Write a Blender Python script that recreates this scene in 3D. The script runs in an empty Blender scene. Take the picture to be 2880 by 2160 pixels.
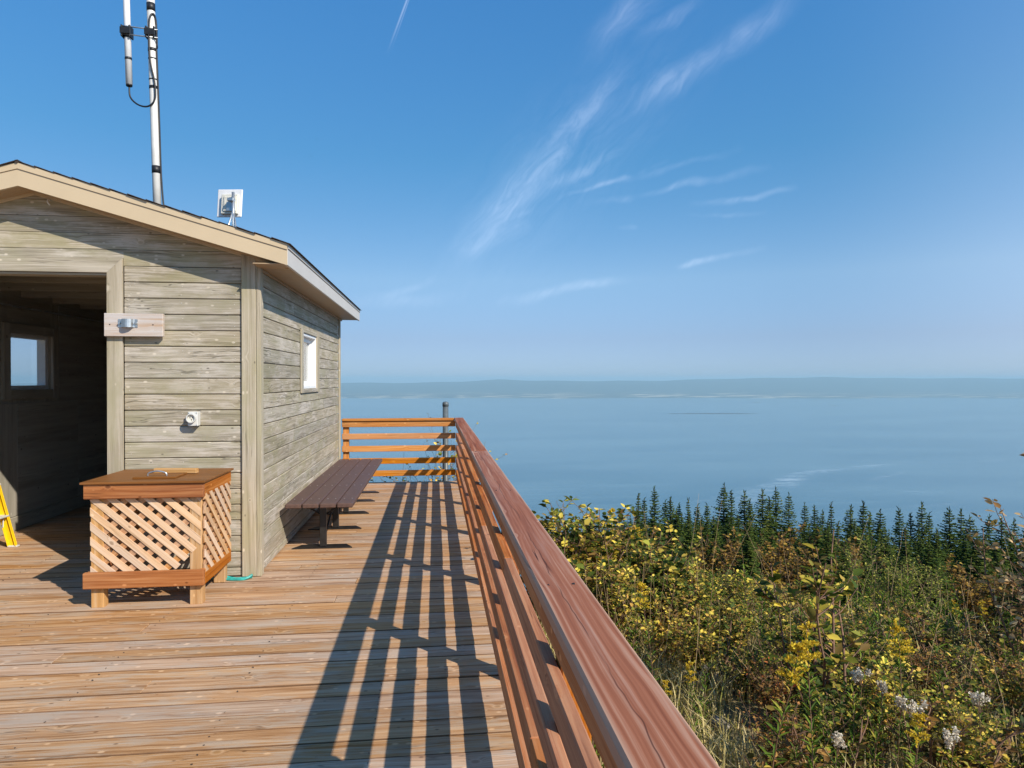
import bpy, bmesh, math, random
import numpy as np
from mathutils import Matrix, Vector
random.seed(7)
rng = np.random.default_rng(11)
C = bpy.context.scene.collection
SC = bpy.context.scene
R = math.radians

# ------------------------------------------------------------------ camera
FPX, UC, VH = 1450.0, 1106.0, 820.0          # focal length, centre and eye line in a 2212 px wide picture
YAW = math.atan(166 / FPX); CY, SY = math.cos(YAW), math.sin(YAW)
EYE = 1.59
cam = bpy.data.cameras.new('camera'); camo = bpy.data.objects.new('camera', cam); C.objects.link(camo)
cam.sensor_width = 36; cam.lens = FPX / 2212 * 36
cam.clip_start = 0.05; cam.clip_end = 150000
camo.location = (0, 0, EYE)
camo.rotation_euler = (R(90) - (829.5 - VH) / FPX, 0, -YAW)
SC.camera = camo

# ------------------------------------------------------------------ light
KX, KY = -0.90, 1.00                          # shadow shift per metre of height
sun_dir = Vector((-KX, -KY, 1)).normalized()  # towards the sun
sl = bpy.data.lights.new('sun', 'SUN'); so = bpy.data.objects.new('sun', sl); C.objects.link(so)
sl.energy = 4.6; sl.angle = R(0.5); sl.color = (1.0, 0.905, 0.77)
so.rotation_euler = (-sun_dir).to_track_quat('-Z', 'Y').to_euler()
so.location = (20, -20, 30)
SC.view_settings.view_transform = 'Standard'
SC.view_settings.look = 'None'
SC.view_settings.exposure = 0.35
SC.view_settings.gamma = 1.0
SC.view_settings.use_curve_mapping = False

world = bpy.data.worlds.new('World'); SC.world = world; world.use_nodes = True


class NT:
    """small helper to write node trees"""
    def __init__(s, tree):
        s.t = tree; s.n = tree.nodes; s.l = tree.links
    def new(s, typ, **kw):
        n = s.n.new(typ)
        for k, v in kw.items(): setattr(n, k, v)
        return n
    def set(s, sock, v):
        if isinstance(v, bpy.types.NodeSocket): s.l.new(v, sock)
        elif v is not None: sock.default_value = v
    def m(s, op, a=None, b=None, c=None, clamp=False):
        n = s.new('ShaderNodeMath', operation=op, use_clamp=clamp)
        for i, v in enumerate((a, b, c)):
            if v is not None: s.set(n.inputs[i], v)
        return n.outputs[0]
    def v(s, op, a=None, b=None, scale=None):
        n = s.new('ShaderNodeVectorMath', operation=op)
        if a is not None: s.set(n.inputs[0], a)
        if b is not None: s.set(n.inputs[1], b)
        if scale is not None: s.set(n.inputs['Scale'], scale)
        return n.outputs['Value'] if op in ('DOT_PRODUCT', 'LENGTH', 'DISTANCE') else n.outputs[0]
    def sep(s, a):
        n = s.new('ShaderNodeSeparateXYZ'); s.set(n.inputs[0], a); return n.outputs
    def comb(s, x=0., y=0., z=0.):
        n = s.new('ShaderNodeCombineXYZ')
        for i, v in enumerate((x, y, z)): s.set(n.inputs[i], v)
        return n.outputs[0]
    def noise(s, vec, scale=1, detail=2, rough=0.5, dist=0.0, out='Fac'):
        n = s.new('ShaderNodeTexNoise'); s.set(n.inputs['Vector'], vec)
        n.inputs['Scale'].default_value = scale; n.inputs['Detail'].default_value = detail
        n.inputs['Roughness'].default_value = rough; n.inputs['Distortion'].default_value = dist
        return n.outputs[out]
    def voro(s, vec, scale=1):
        n = s.new('ShaderNodeTexVoronoi'); s.set(n.inputs['Vector'], vec); n.inputs['Scale'].default_value = scale
        return n.outputs['Distance'], n.outputs['Color']
    def ramp(s, fac, stops, interp='LINEAR'):
        n = s.new('ShaderNodeValToRGB'); n.color_ramp.interpolation = interp
        e = n.color_ramp.elements
        while len(e) < len(stops): e.new(0.5)
        for k, (p, c) in enumerate(stops):
            e[k].position = p; e[k].color = (*c, 1) if len(c) == 3 else c
        s.set(n.inputs[0], fac); return n.outputs[0]
    def mix(s, fac, a, b, blend='MIX'):
        n = s.new('ShaderNodeMix', data_type='RGBA', blend_type=blend)
        s.set(n.inputs[0], fac)
        for sock, v in ((n.inputs[6], a), (n.inputs[7], b)):
            s.set(sock, (*v, 1) if isinstance(v, tuple) and len(v) == 3 else v)
        return n.outputs[2]
    def smooth(s, x, a, b):
        n = s.new('ShaderNodeMapRange', interpolation_type='SMOOTHSTEP')
        s.set(n.inputs[0], x); n.inputs[1].default_value = a; n.inputs[2].default_value = b
        n.inputs[3].default_value = 0; n.inputs[4].default_value = 1
        return n.outputs[0]
    def segment(s, p, a, b, w, fade=True):
        """soft streak from a to b (2-D points) of half width w"""
        ba = (b[0] - a[0], b[1] - a[1], 0); q = ba[0] ** 2 + ba[1] ** 2
        pa = s.v('SUBTRACT', p, (a[0], a[1], 0))
        h = s.m('MULTIPLY', s.v('DOT_PRODUCT', pa, ba), 1 / q, clamp=True)
        d = s.v('DISTANCE', pa, s.v('SCALE', ba, scale=h))
        r = s.smooth(d, w, 0.0)
        if fade:
            r = s.m('MULTIPLY', r, s.m('SUBTRACT', 1.15, s.m('ABSOLUTE', s.m('SUBTRACT', s.m('MULTIPLY', h, 2.0), 1.0))), clamp=True)
        return r


# sky: Nishita plus thin cirrus given by direction
w = NT(world.node_tree); w.n.clear()
sky = w.new('ShaderNodeTexSky', sky_type='NISHITA'); sky.sun_disc = False
sky.sun_elevation = math.asin(sun_dir.z); sky.sun_rotation = math.atan2(sun_dir.x, sun_dir.y)
sky.altitude = 700; sky.air_density = 0.7; sky.dust_density = 0.3; sky.ozone_density = 8.0
gen = w.new('ShaderNodeTexCoord').outputs['Generated']
dx, dy, dz = w.sep(gen)
front = w.smooth(dy, 0.05, 0.3)
dyc = w.m('MAXIMUM', dy, 0.05)
P = w.comb(w.m('DIVIDE', dx, dyc), w.m('DIVIDE', dz, dyc), 0.)


def skyp(u, v):
    a = (u - UC) / FPX; b = (VH - v) / FPX
    return ((a * CY + SY) / (CY - a * SY), b / (CY - a * SY))


warp = w.v('SUBTRACT', w.noise(P, 6.0, 3, 0.6, out='Color'), (0.5, 0.5, 0.5))
PW = w.v('ADD', P, w.v('SCALE', warp, scale=0.05))
streaks = [((985, 565), (1215, 300), 54, .66), ((1170, 360), (1350, 140), 34, .5), ((1000, 560), (1140, 470), 30, .3),
           ((1150, 420), (1335, 325), 20, .5), ((1090, 470), (1440, 343), 9, .55), ((1355, 235), (1560, 115), 44, .55),
           ((1500, 140), (1720, 0), 46, .45), ((1290, 100), (1410, -30), 50, .5), ((1380, 90), (1500, -15), 26, .45),
           ((1080, 655), (1400, 592), 16, .5), ((1360, 596), (1650, 543), 11, .6), ((1250, 440), (1660, 370), 14, .4),
           ((1500, 448), (1720, 412), 11, .5), ((1280, 492), (1650, 457), 9, .35), ((820, 645), (950, 598), 12, .35),
           ((1250, 400), (1600, 330), 12, .22), ((740, 660), (1000, 640), 22, .25)]
tot = None
for a, b, wd, st in streaks:
    g = w.m('MULTIPLY', w.segment(PW, skyp(*a), skyp(*b), wd / FPX), st)
    tot = g if tot is None else w.m('ADD', tot, g)
rx_, ry_, _ = w.sep(PW)
along = w.m('ADD', w.m('MULTIPLY', rx_, .62), w.m('MULTIPLY', ry_, .78)); across = w.m('SUBTRACT', w.m('MULTIPLY', rx_, .78), w.m('MULTIPLY', ry_, .62))
fine = w.noise(w.comb(w.m('MULTIPLY', along, 7.), w.m('MULTIPLY', across, 34.), 0.), 1.6, 8, 0.72, 0.9)
tot = w.m('MULTIPLY', tot, w.smooth(fine, 0.08, 0.92))
veil = w.m('MULTIPLY', w.segment(P, skyp(2420, -300), skyp(2330, 1500), 820 / FPX), .26)
broad = w.m('MULTIPLY', w.segment(P, skyp(960, 620), skyp(1500, 60), 190 / FPX), w.m('MULTIPLY', w.smooth(fine, .3, .8), .16))
tot = w.m('ADD', tot, w.m('ADD', veil, broad))
con = w.segment(P, skyp(836, 120), skyp(884, -8), 3.2 / FPX, fade=False)
con2 = w.segment(P, skyp(836, 140), skyp(888, -8), 2.0 / FPX, fade=False)
con = w.m('MULTIPLY', w.m('ADD', con, w.m('MULTIPLY', con2, .5)), w.smooth(w.sep(P)[1], skyp(836, 130)[1], skyp(870, 10)[1]))
tot = w.m('MULTIPLY', w.m('ADD', tot, w.m('MULTIPLY', con, .6)), front)
tint = w.ramp(dz, [(0.0, (.262, .262, .298)), (0.06, (.41, .33, .30)), (0.145, (.64, .545, .415)), (0.31, (.45, .675, .575)), (0.5, (.47, .85, .82))])
tint = w.v('SCALE', tint, scale=2.0)
low = w.m('SUBTRACT', 1.0, w.m('MULTIPLY', dz, 1.7), clamp=True)
gain = w.m('ADD', w.m('SUBTRACT', 1.0, w.m('MULTIPLY', low, .10)), w.m('MULTIPLY', w.m('MULTIPLY', w.smooth(dx, -.45, .45), low), .32))
skyc = w.v('SCALE', w.mix(1.0, sky.outputs[0], tint, 'MULTIPLY'), scale=gain)
cl = w.v('SCALE', (2.6, 2.4, 2.3), scale=tot)
col = w.v('ADD', skyc, cl)
bg = w.new('ShaderNodeBackground'); w.set(bg.inputs[0], col); bg.inputs[1].default_value = 0.12
wo = w.new('ShaderNodeOutputWorld'); w.l.new(bg.outputs[0], wo.inputs[0])


# ------------------------------------------------------------------ materials
def mat(name):
    m = bpy.data.materials.new(name); m.use_nodes = True
    nt = NT(m.node_tree); nt.n.clear()
    b = nt.new('ShaderNodeBsdfPrincipled'); o = nt.new('ShaderNodeOutputMaterial')
    nt.l.new(b.outputs[0], o.inputs[0])
    return m, nt, b, o


def plain(name, col, rough=0.6, metal=0.0, var=0.12, bump=0.0, nscale=20):
    m, nt, b, o = mat(name)
    tc = nt.new('ShaderNodeTexCoord').outputs['Object']
    n = nt.noise(tc, nscale, 4, 0.6)
    c = nt.mix(nt.smooth(n, 0.3, 0.7), tuple(x * (1 - var) for x in col), tuple(min(1, x * (1 + var)) for x in col))
    nt.set(b.inputs['Base Color'], c); b.inputs['Roughness'].default_value = rough; b.inputs['Metallic'].default_value = metal
    if bump:
        bm = nt.new('ShaderNodeBump'); bm.inputs['Strength'].default_value = bump; bm.inputs['Distance'].default_value = 0.003
        nt.set(bm.inputs['Height'], nt.noise(tc, nscale * 6, 3, 0.6)); nt.l.new(bm.outputs[0], b.inputs['Normal'])
    return m


def wood(name, dark, mid, light, grey=(.3, .28, .25), grey_amt=0.4, grain=40, band=11, knots=0.7, knot_col=None, crack=0.5,
         bump=0.35, rough=0.7, vary=0.3, xs=1.0, spec=0.25, green=None, kscale=(6.5, 9.5), wx=1.1, wa=.05, fleck=.5, longcrack=False):
    """a board: length along local x, width along y"""
    m, nt, b, o = mat(name)
    tc = nt.new('ShaderNodeTexCoord').outputs['Object']
    rnd = nt.new('ShaderNodeObjectInfo').outputs['Random']
    off = nt.v('SCALE', (37.1, 11.3, 7.7), scale=rnd)
    p = nt.v('ADD', tc, off)
    lw = nt.noise(nt.v('MULTIPLY', p, (wx, 5, 5)), 1.0, 2, 0.5)
    kd, kc = nt.voro(nt.v('MULTIPLY', p, (kscale[0], kscale[1], kscale[1])), 1.0)
    kr = nt.sep(kc)[0]
    ksel = nt.m('GREATER_THAN', kr, 1 - knots * .5)
    kfall = nt.m('MULTIPLY', nt.smooth(kd, 0.42, 0.0), ksel)
    knot = nt.m('MULTIPLY', nt.smooth(kd, 0.17, 0.07), ksel)
    px, py, pz = nt.sep(p)
    wy = nt.m('ADD', py, nt.m('ADD', nt.m('MULTIPLY', lw, wa), nt.m('MULTIPLY', kfall, 0.03)))
    pw = nt.comb(px, wy, pz)
    g1 = nt.noise(nt.v('MULTIPLY', pw, (1.6 * xs, grain * 2, grain * 2)), 1.0, 5, 0.65)
    g2 = nt.noise(nt.v('MULTIPLY', pw, (0.55 * xs, band * 2, band * 2)), 1.0, 3, 0.55, 0.3)
    gg = nt.m('ADD', nt.m('MULTIPLY', g1, 0.5), nt.m('MULTIPLY', g2, 0.5))
    c = nt.ramp(gg, [(0.36, dark), (0.5, mid), (0.64, light)])
    gn = nt.noise(nt.v('MULTIPLY', pw, (1.3 * xs, 7, 7)), 1.0, 5, 0.65)
    gm = nt.m('MULTIPLY', nt.smooth(nt.m('ADD', gn, nt.m('MULTIPLY', nt.m('SUBTRACT', g1, .5), .7)), 0.45, 0.66), grey_amt)
    c = nt.mix(gm, c, grey)
    if green:
        en = nt.smooth(nt.noise(nt.v('MULTIPLY', p, (2.2, 5, 5)), 1.0, 4, 0.6), 0.42, 0.66)
        c = nt.mix(nt.m('MULTIPLY', en, 0.65), c, green)
    kcol = knot_col or tuple(x * 0.55 for x in dark)
    ring = nt.m('MULTIPLY', nt.smooth(kd, 0.24, 0.13), ksel)
    c = nt.mix(nt.m('MULTIPLY', ring, 0.5), c, tuple(min(1, x * 1.15) for x in light))
    c = nt.mix(nt.m('MULTIPLY', knot, 0.8), c, kcol)
    cr = nt.noise(nt.v('MULTIPLY', pw, (0.9 * xs, 26, 26)), 1.0, 2, 0.5)
    cm = nt.smooth(nt.m('ABSOLUTE', nt.m('SUBTRACT', cr, 0.5)), 0.02, 0.004)
    cgate = nt.smooth(nt.noise(nt.v('MULTIPLY', p, (0.8, 4, 4)), 1.3, 2), 0.52, 0.62)
    cm = nt.m('MULTIPLY', nt.m('MULTIPLY', cm, cgate), crack)
    c = nt.mix(cm, c, tuple(x * 0.35 for x in dark))
    fd, fc = nt.voro(nt.v('MULTIPLY', p, (15, 26, 26)), 1.0)
    fm = nt.m('MULTIPLY', nt.smooth(fd, 0.30, 0.12), nt.m('GREATER_THAN', nt.sep(fc)[0], 1 - .16 * fleck))
    c = nt.mix(nt.m('MULTIPLY', fm, .75), c, tuple(min(1, x * 1.25) for x in light))
    fm2 = nt.m('MULTIPLY', nt.smooth(fd, 0.22, 0.10), nt.m('LESS_THAN', nt.sep(fc)[1], .10 * fleck))
    c = nt.mix(nt.m('MULTIPLY', fm2, .7), c, tuple(x * .5 for x in dark))
    if longcrack:
        lx, ly, lz = nt.sep(tc)
        wob = nt.noise(nt.comb(nt.m('MULTIPLY', lx, 1.3), 0., 0.), 1.0, 4, .6)
        dist = nt.m('ABSOLUTE', nt.m('SUBTRACT', ly, nt.m('MULTIPLY', nt.m('SUBTRACT', wob, .62), -.10)))
        lcm = nt.m('MULTIPLY', nt.smooth(dist, .0022, .0008), nt.smooth(nt.noise(nt.comb(nt.m('MULTIPLY', lx, 2.2), 3., 0.), 1.0, 2), .38, .5))
        c = nt.mix(nt.m('MULTIPLY', lcm, .85), c, (.05, .02, .015))
        c = nt.mix(nt.m('MULTIPLY', nt.smooth(dist, .02, .0), .3), c, dark)
        ew = nt.m('MULTIPLY', nt.smooth(nt.m('ADD', nt.m('ABSOLUTE', ly), nt.m('MULTIPLY', nt.m('SUBTRACT', lw, .5), .02)), .056, .068), .6)
        c = nt.mix(ew, c, (.56, .37, .26))
    r2 = nt.m('FRACT', nt.m('MULTIPLY', rnd, 91.7))
    val = nt.m('ADD', 1 - vary * 0.5, nt.m('MULTIPLY', r2, vary))
    r3 = nt.m('FRACT', nt.m('MULTIPLY', rnd, 37.3))
    hs = nt.new('ShaderNodeHueSaturation'); nt.set(hs.inputs['Color'], c); nt.set(hs.inputs['Value'], val)
    nt.set(hs.inputs['Saturation'], nt.m('ADD', 0.85, nt.m('MULTIPLY', r3, 0.3)))
    nt.l.new(hs.outputs[0], b.inputs['Base Color'])
    b.inputs['Roughness'].default_value = rough; b.inputs['Specular IOR Level'].default_value = spec
    bm = nt.new('ShaderNodeBump'); bm.inputs['Strength'].default_value = bump; bm.inputs['Distance'].default_value = 0.004
    nt.set(bm.inputs['Height'], nt.m('SUBTRACT', nt.m('SUBTRACT', nt.m('ADD', g1, nt.m('MULTIPLY', g2, .6)), nt.m('MULTIPLY', cm, 1.2)), nt.m('MULTIPLY', knot, -.3)))
    nt.l.new(bm.outputs[0], b.inputs['Normal'])
    return m


def leafmat(name, stops, trans=0.32, rough=0.6, vary=0.3, spec=0.18, gain=1.0):
    m, nt, b, o = mat(name)
    geo = nt.new('ShaderNodeNewGeometry').outputs['Random Per Island']
    rnd = nt.new('ShaderNodeObjectInfo').outputs['Random']
    fac = nt.m('ADD', nt.m('MULTIPLY', geo, 0.8), nt.m('MULTIPLY', rnd, 0.2))
    c = nt.ramp(fac, stops)
    g2 = nt.m('FRACT', nt.m('MULTIPLY', geo, 57.3))
    hs = nt.new('ShaderNodeHueSaturation'); nt.set(hs.inputs['Color'], c)
    nt.set(hs.inputs['Value'], nt.m('MULTIPLY', nt.m('ADD', 1 - vary, nt.m('MULTIPLY', g2, 2 * vary)), gain))
    c = hs.outputs[0]
    nt.l.new(c, b.inputs['Base Color']); b.inputs['Roughness'].default_value = rough
    b.inputs['Specular IOR Level'].default_value = spec
    if trans:
        tr = nt.new('ShaderNodeBsdfTranslucent'); nt.l.new(c, tr.inputs[0])
        mx = nt.new('ShaderNodeMixShader'); mx.inputs[0].default_value = trans
        nt.l.new(b.outputs[0], mx.inputs[1]); nt.l.new(tr.outputs[0], mx.inputs[2]); nt.l.new(mx.outputs[0], o.inputs[0])
    return m


M = {}
M['deckside'] = plain('deck_edge_dirt_shade', (.16, .08, .035), rough=.9)  # gap shade and dirt put into the colour of the boards' side faces
M['deck'] = wood('deck_wood', (.27, .135, .06), (.46, .27, .145), (.58, .395, .245), grey=(.43, .36, .285), grey_amt=.6, knots=.55, xs=1.9, band=13, wx=2.0, fleck=1.0,
                 knot_col=(.34, .19, .09), crack=.5, bump=.55, vary=.18)
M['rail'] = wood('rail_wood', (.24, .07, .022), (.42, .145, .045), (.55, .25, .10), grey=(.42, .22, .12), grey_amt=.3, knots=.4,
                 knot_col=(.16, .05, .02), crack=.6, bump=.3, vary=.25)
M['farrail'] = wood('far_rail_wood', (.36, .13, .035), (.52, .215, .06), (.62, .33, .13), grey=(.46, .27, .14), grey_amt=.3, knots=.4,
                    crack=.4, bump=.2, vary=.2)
M['cap'] = wood('cap_wood', (.215, .066, .030), (.325, .115, .056), (.48, .265, .175), grey=(.37, .205, .155), grey_amt=.45, grain=30, band=24, knots=.12, xs=.6, wx=1.6, wa=.035, fleck=.25, longcrack=True,
                knot_col=(.5, .26, .17), crack=1.0, bump=.25, rough=.6, vary=.1, spec=.12)
M['siding'] = wood('siding_wood', (.21, .18, .13), (.35, .305, .23), (.49, .435, .35), grey=(.50, .45, .385), grey_amt=.8, knots=.45, xs=1.9, band=15, grain=46, wx=2.2, fleck=.9,
                   knot_col=(.33, .28, .21), crack=.55, bump=.6, vary=.22, green=(.29, .265, .16))
M['trim'] = wood('trim_wood', (.25, .215, .15), (.38, .33, .25), (.50, .44, .345), grey=(.46, .41, .33), grey_amt=.5, knots=.3,
                 crack=.4, bump=.5, vary=.12, green=(.33, .30, .19))
M['ply'] = wood('plywood', (.27, .245, .19), (.37, .34, .275), (.44, .405, .335), grey=(.36, .345, .30), grey_amt=.3, grain=14, band=4, knots=.3, crack=.4, bump=.3, vary=.12)
M['bin'] = wood('bin_wood', (.22, .068, .022), (.36, .135, .045), (.47, .215, .09), grey=(.45, .26, .14), grey_amt=.2, knots=.4, crack=.5, bump=.3, vary=.15)
M['binleg'] = wood('bin_leg_wood', (.36, .19, .07), (.50, .28, .11), (.60, .38, .19), grey_amt=.2, knots=.4, crack=.3, bump=.3, vary=.1)
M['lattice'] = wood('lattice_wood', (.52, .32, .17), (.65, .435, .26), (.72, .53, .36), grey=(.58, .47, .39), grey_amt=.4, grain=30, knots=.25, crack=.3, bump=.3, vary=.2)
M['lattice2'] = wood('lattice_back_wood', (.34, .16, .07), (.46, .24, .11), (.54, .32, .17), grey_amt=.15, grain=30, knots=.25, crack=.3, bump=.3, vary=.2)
M['lid'] = wood('lid_wood', (.14, .06, .022), (.20, .088, .034), (.27, .125, .052), grey=(.24, .12, .06), grey_amt=.3, grain=16, knots=.1, crack=.2, bump=.2, rough=.5, vary=.05)
M['plank'] = wood('plank_wood', (.44, .30, .20), (.50, .43, .375), (.57, .51, .465), grey=(.52, .48, .46), grey_amt=.8, grain=26, knots=.15, crack=.5, bump=.5, vary=.05)
M['bench'] = plain('bench_plastic', (.098, .054, .041), rough=.55, var=.18, bump=.25, nscale=30)
M['black'] = plain('black_steel', (.014, .013, .012), rough=.45, var=.3)
M['tape'] = plain('black_tape', (.012, .012, .014), rough=.5)
M['galv'] = plain('galvanised_steel', (.58, .60, .60), rough=.35, metal=.85, var=.15, nscale=12)
M['mast'] = plain('mast_aluminium', (.72, .70, .66), rough=.5, metal=.1, var=.08, nscale=5)
M['fibre'] = plain('white_fibreglass', (.74, .74, .75), rough=.4, var=.04)
M['white'] = plain('white_paint', (.80, .80, .79), rough=.4, var=.03)
M['cream'] = plain('cream_plastic', (.66, .64, .56), rough=.45, var=.08)
M['lgrey'] = plain('light_grey_plastic', (.58, .58, .55), rough=.5, var=.06)
M['fascia'] = plain('beige_fascia', (.55, .435, .285), rough=.45, var=.03, nscale=2)
M['gfascia'] = plain('pale_grey_fascia', (.56, .52, .47), rough=.45, var=.04, nscale=2)
M['soffit'] = plain('beige_soffit', (.42, .30, .18), rough=.5, var=.06, nscale=3)
M['shingle'] = plain('brown_shingle', (.045, .032, .028), rough=.95, var=.5, bump=.8, nscale=60)
M['pole'] = plain('grey_pole_paint', (.085, .105, .115), rough=.45, var=.25, nscale=9)
M['yellow'] = plain('yellow_fibreglass', (.86, .56, .008), rough=.4, var=.06)
M['hose'] = plain('turquoise_hose', (.03, .33, .30), rough=.4, var=.3, nscale=40)
M['inner'] = plain('dark_inside', (.05, .04, .03), rough=.9)
M['bird'] = plain('bird_black', (.02, .02, .022), rough=.8)
M['curtain'] = plain('curtain', (.50, .43, .36), rough=.9, var=.1)
M['stone'] = plain('stone', (.27, .24, .19), rough=.9, var=.45, bump=.8, nscale=14)
M['bark'] = plain('bark', (.14, .085, .055), rough=.9, var=.4, nscale=30)
M['twig'] = plain('twig', (.19, .105, .065), rough=.85, var=.4, nscale=30)
M['sbark'] = plain('spruce_bark', (.085, .065, .05), rough=.95, var=.4)
M['dryst'] = plain('dry_stem', (.36, .25, .13), rough=.9, var=.3)

g, nt, b, o = mat('window_glass')
tr = nt.new('ShaderNodeBsdfTransparent'); tr.inputs[0].default_value = (.93, .95, .96, 1)
gl = nt.new('ShaderNodeBsdfGlossy'); gl.inputs['Roughness'].default_value = .02
fr_lw = nt.new('ShaderNodeLayerWeight'); fr_lw.inputs[0].default_value = .5
frf = nt.m('ADD', nt.m('MULTIPLY', nt.m('POWER', fr_lw.outputs['Facing'], 4.0), .75), .04)
mx = nt.new('ShaderNodeMixShader'); nt.l.new(frf, mx.inputs[0]); nt.l.new(tr.outputs[0], mx.inputs[1]); nt.l.new(gl.outputs[0], mx.inputs[2])
nt.l.new(mx.outputs[0], o.inputs[0]); M['glass'] = g

DG, GR, YG, YE, OC, BR, RD = (.022, .045, .010), (.075, .12, .018), (.30, .33, .035), (.72, .54, .06), (.56, .32, .07), (.24, .13, .045), (.34, .07, .03)
M['leaf_olive'] = leafmat('leaf_olive', [(0, (.015, .028, .008)), (.30, (.04, .065, .012)), (.48, (.085, .12, .02)), (.62, (.22, .23, .03)), (.74, (.42, .33, .05)), (.84, (.66, .50, .09)), (.93, OC), (1, BR)], gain=1.28)
M['leaf_yellow'] = leafmat('leaf_yellow', [(0, DG), (.24, (.05, .08, .012)), (.40, (.16, .19, .025)), (.54, BR), (.66, (.46, .38, .05)), (.82, (.76, .58, .09)), (.92, OC), (1, (.16, .08, .03))], gain=1.28)
M['leaf_russet'] = leafmat('leaf_russet', [(0, (.02, .025, .01)), (.22, (.06, .065, .016)), (.38, (.15, .08, .03)), (.54, (.36, .20, .05)), (.68, (.30, .14, .045)), (.80, (.20, .22, .03)), (.90, RD), (1, (.66, .48, .12))], gain=1.28)
M['leaf_birch'] = leafmat('leaf_birch', [(0, (.04, .065, .012)), (.3, (.11, .14, .025)), (.55, (.24, .26, .04)), (.8, (.46, .42, .08)), (1, (.52, .33, .07))], gain=1.28)
M['leaf_forb'] = leafmat('leaf_forb', [(0, (.04, .08, .010)), (.4, (.10, .18, .018)), (.72, (.22, .31, .035)), (.9, (.40, .34, .05)), (1, OC)])
M['leaf_tan'] = leafmat('leaf_tan', [(0, (.06, .06, .02)), (.16, (.16, .12, .03)), (.34, (.32, .17, .06)), (.5, (.55, .36, .15)), (.7, (.76, .56, .30)), (.86, (.36, .21, .09)), (1, (.55, .42, .10))])
M['leaf_rust'] = leafmat('leaf_rust', [(0, (.04, .045, .012)), (.25, (.14, .08, .02)), (.55, (.31, .17, .035)), (.8, (.44, .27, .05)), (1, (.20, .20, .03))])
M['needle'] = leafmat('needle', [(0, (.020, .042, .009)), (.45, (.050, .082, .016)), (.8, (.095, .125, .022)), (1, (.17, .17, .04))], trans=.1, vary=.3, rough=.9, spec=.05)
M['plume'] = leafmat('plume', [(0, (.55, .40, .03)), (.55, (.78, .58, .05)), (1, (.52, .34, .06))], trans=.35, rough=.8)
M['fluff'] = leafmat('fluff', [(0, (.60, .52, .40)), (.6, (.74, .68, .56)), (1, (.46, .34, .20))], trans=.3, rough=.9)
M['grass'] = leafmat('grass', [(0, (.16, .20, .03)), (.25, (.34, .30, .08)), (.65, (.62, .50, .22)), (1, (.76, .64, .36))], trans=.3)


# ------------------------------------------------------------------ object helpers
WM = {}


def tag(o, label=None, cat=None, group=None, kind=None):
    for k, v in (('label', label), ('category', cat), ('group', group), ('kind', kind)):
        if v: o[k] = v
    return o


def root(name, loc=(0, 0, 0), label=None, cat=None, group=None, kind=None, rz=0.0, sc=1.0):
    o = bpy.data.objects.new(name, None); C.objects.link(o)
    o.empty_display_size = .1
    o.location = loc; o.rotation_euler = (0, 0, rz); o.scale = (sc, sc, sc)
    WM[o.name] = Matrix.Translation(loc) @ Matrix.Rotation(rz, 4, 'Z') @ Matrix.Scale(sc, 4)
    return tag(o, label, cat, group, kind)


def link(name, me, parent=None, MW=None):
    """mesh object with world matrix MW, child of parent"""
    o = bpy.data.objects.new(name, me); C.objects.link(o)
    MW = MW or Matrix.Identity(4)
    if parent is not None:
        o.parent = parent; o.matrix_parent_inverse = WM[parent.name].inverted()
    o.matrix_basis = MW; WM[o.name] = MW
    return o


def loc(x, y, z, rz=0.0): return Matrix.Translation((x, y, z)) @ Matrix.Rotation(rz, 4, 'Z')


def axes(p, x, z):
    x = Vector(x).normalized(); z = Vector(z); z = (z - x * z.dot(x)).normalized(); y = z.cross(x)
    m = Matrix((x, y, z)).transposed().to_4x4(); m.translation = p
    return m


_cache = {}


def box_mesh(l, wd, t, m, bev=0.003):
    key = (round(l, 3), round(wd, 4), round(t, 4), m, bev)
    if key in _cache: return _cache[key]
    bm = bmesh.new(); bmesh.ops.create_cube(bm, size=1)
    for v in bm.verts: v.co = Vector((v.co.x * l, v.co.y * wd, v.co.z * t))
    if bev: bmesh.ops.bevel(bm, geom=bm.edges[:], offset=min(bev, wd * .4, t * .4, l * .4), segments=1, affect='EDGES')
    me = bpy.data.meshes.new('board'); bm.to_mesh(me); bm.free(); me.materials.append(M[m])
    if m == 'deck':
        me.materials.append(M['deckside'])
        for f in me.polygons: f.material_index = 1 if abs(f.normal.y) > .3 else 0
    _cache[key] = me
    return me


def board(name, p0, p1, wd, t, m, parent, up=(0, 0, 1), bev=0.003):
    """board whose long axis runs p0 to p1; 'up' is the direction of its thickness"""
    p0, p1 = Vector(p0), Vector(p1); L = (p1 - p0).length
    return link(name, box_mesh(L, wd, t, m, bev), parent, axes((p0 + p1) / 2, p1 - p0, up))


def bx(name, lo, hi, m, parent, bev=0.003, long=None):
    """axis-aligned box between corners; its longest side is the grain direction"""
    lo, hi = Vector(lo), Vector(hi); s = hi - lo; c = (lo + hi) / 2
    k = long if long is not None else max(range(3), key=lambda i: s[i])
    rest = sorted([i for i in range(3) if i != k], key=lambda i: s[i])
    ax = [Vector((1, 0, 0)), Vector((0, 1, 0)), Vector((0, 0, 1))]
    return link(name, box_mesh(s[k], s[rest[1]], s[rest[0]], m, bev), parent, axes(c, ax[k], ax[rest[0]]))


def clip(poly, fn):
    out = []
    for i in range(len(poly)):
        a, b_ = poly[i], poly[(i + 1) % len(poly)]
        fa, fb = fn(a), fn(b_)
        if fa >= 0: out.append(a)
        if (fa >= 0) != (fb >= 0):
            t = fa / (fa - fb); out.append((a[0] + (b_[0] - a[0]) * t, a[1] + (b_[1] - a[1]) * t))
    return out


def area2(p): return sum(p[i][0] * p[(i + 1) % len(p)][1] - p[(i + 1) % len(p)][0] * p[i][1] for i in range(len(p)))


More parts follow.
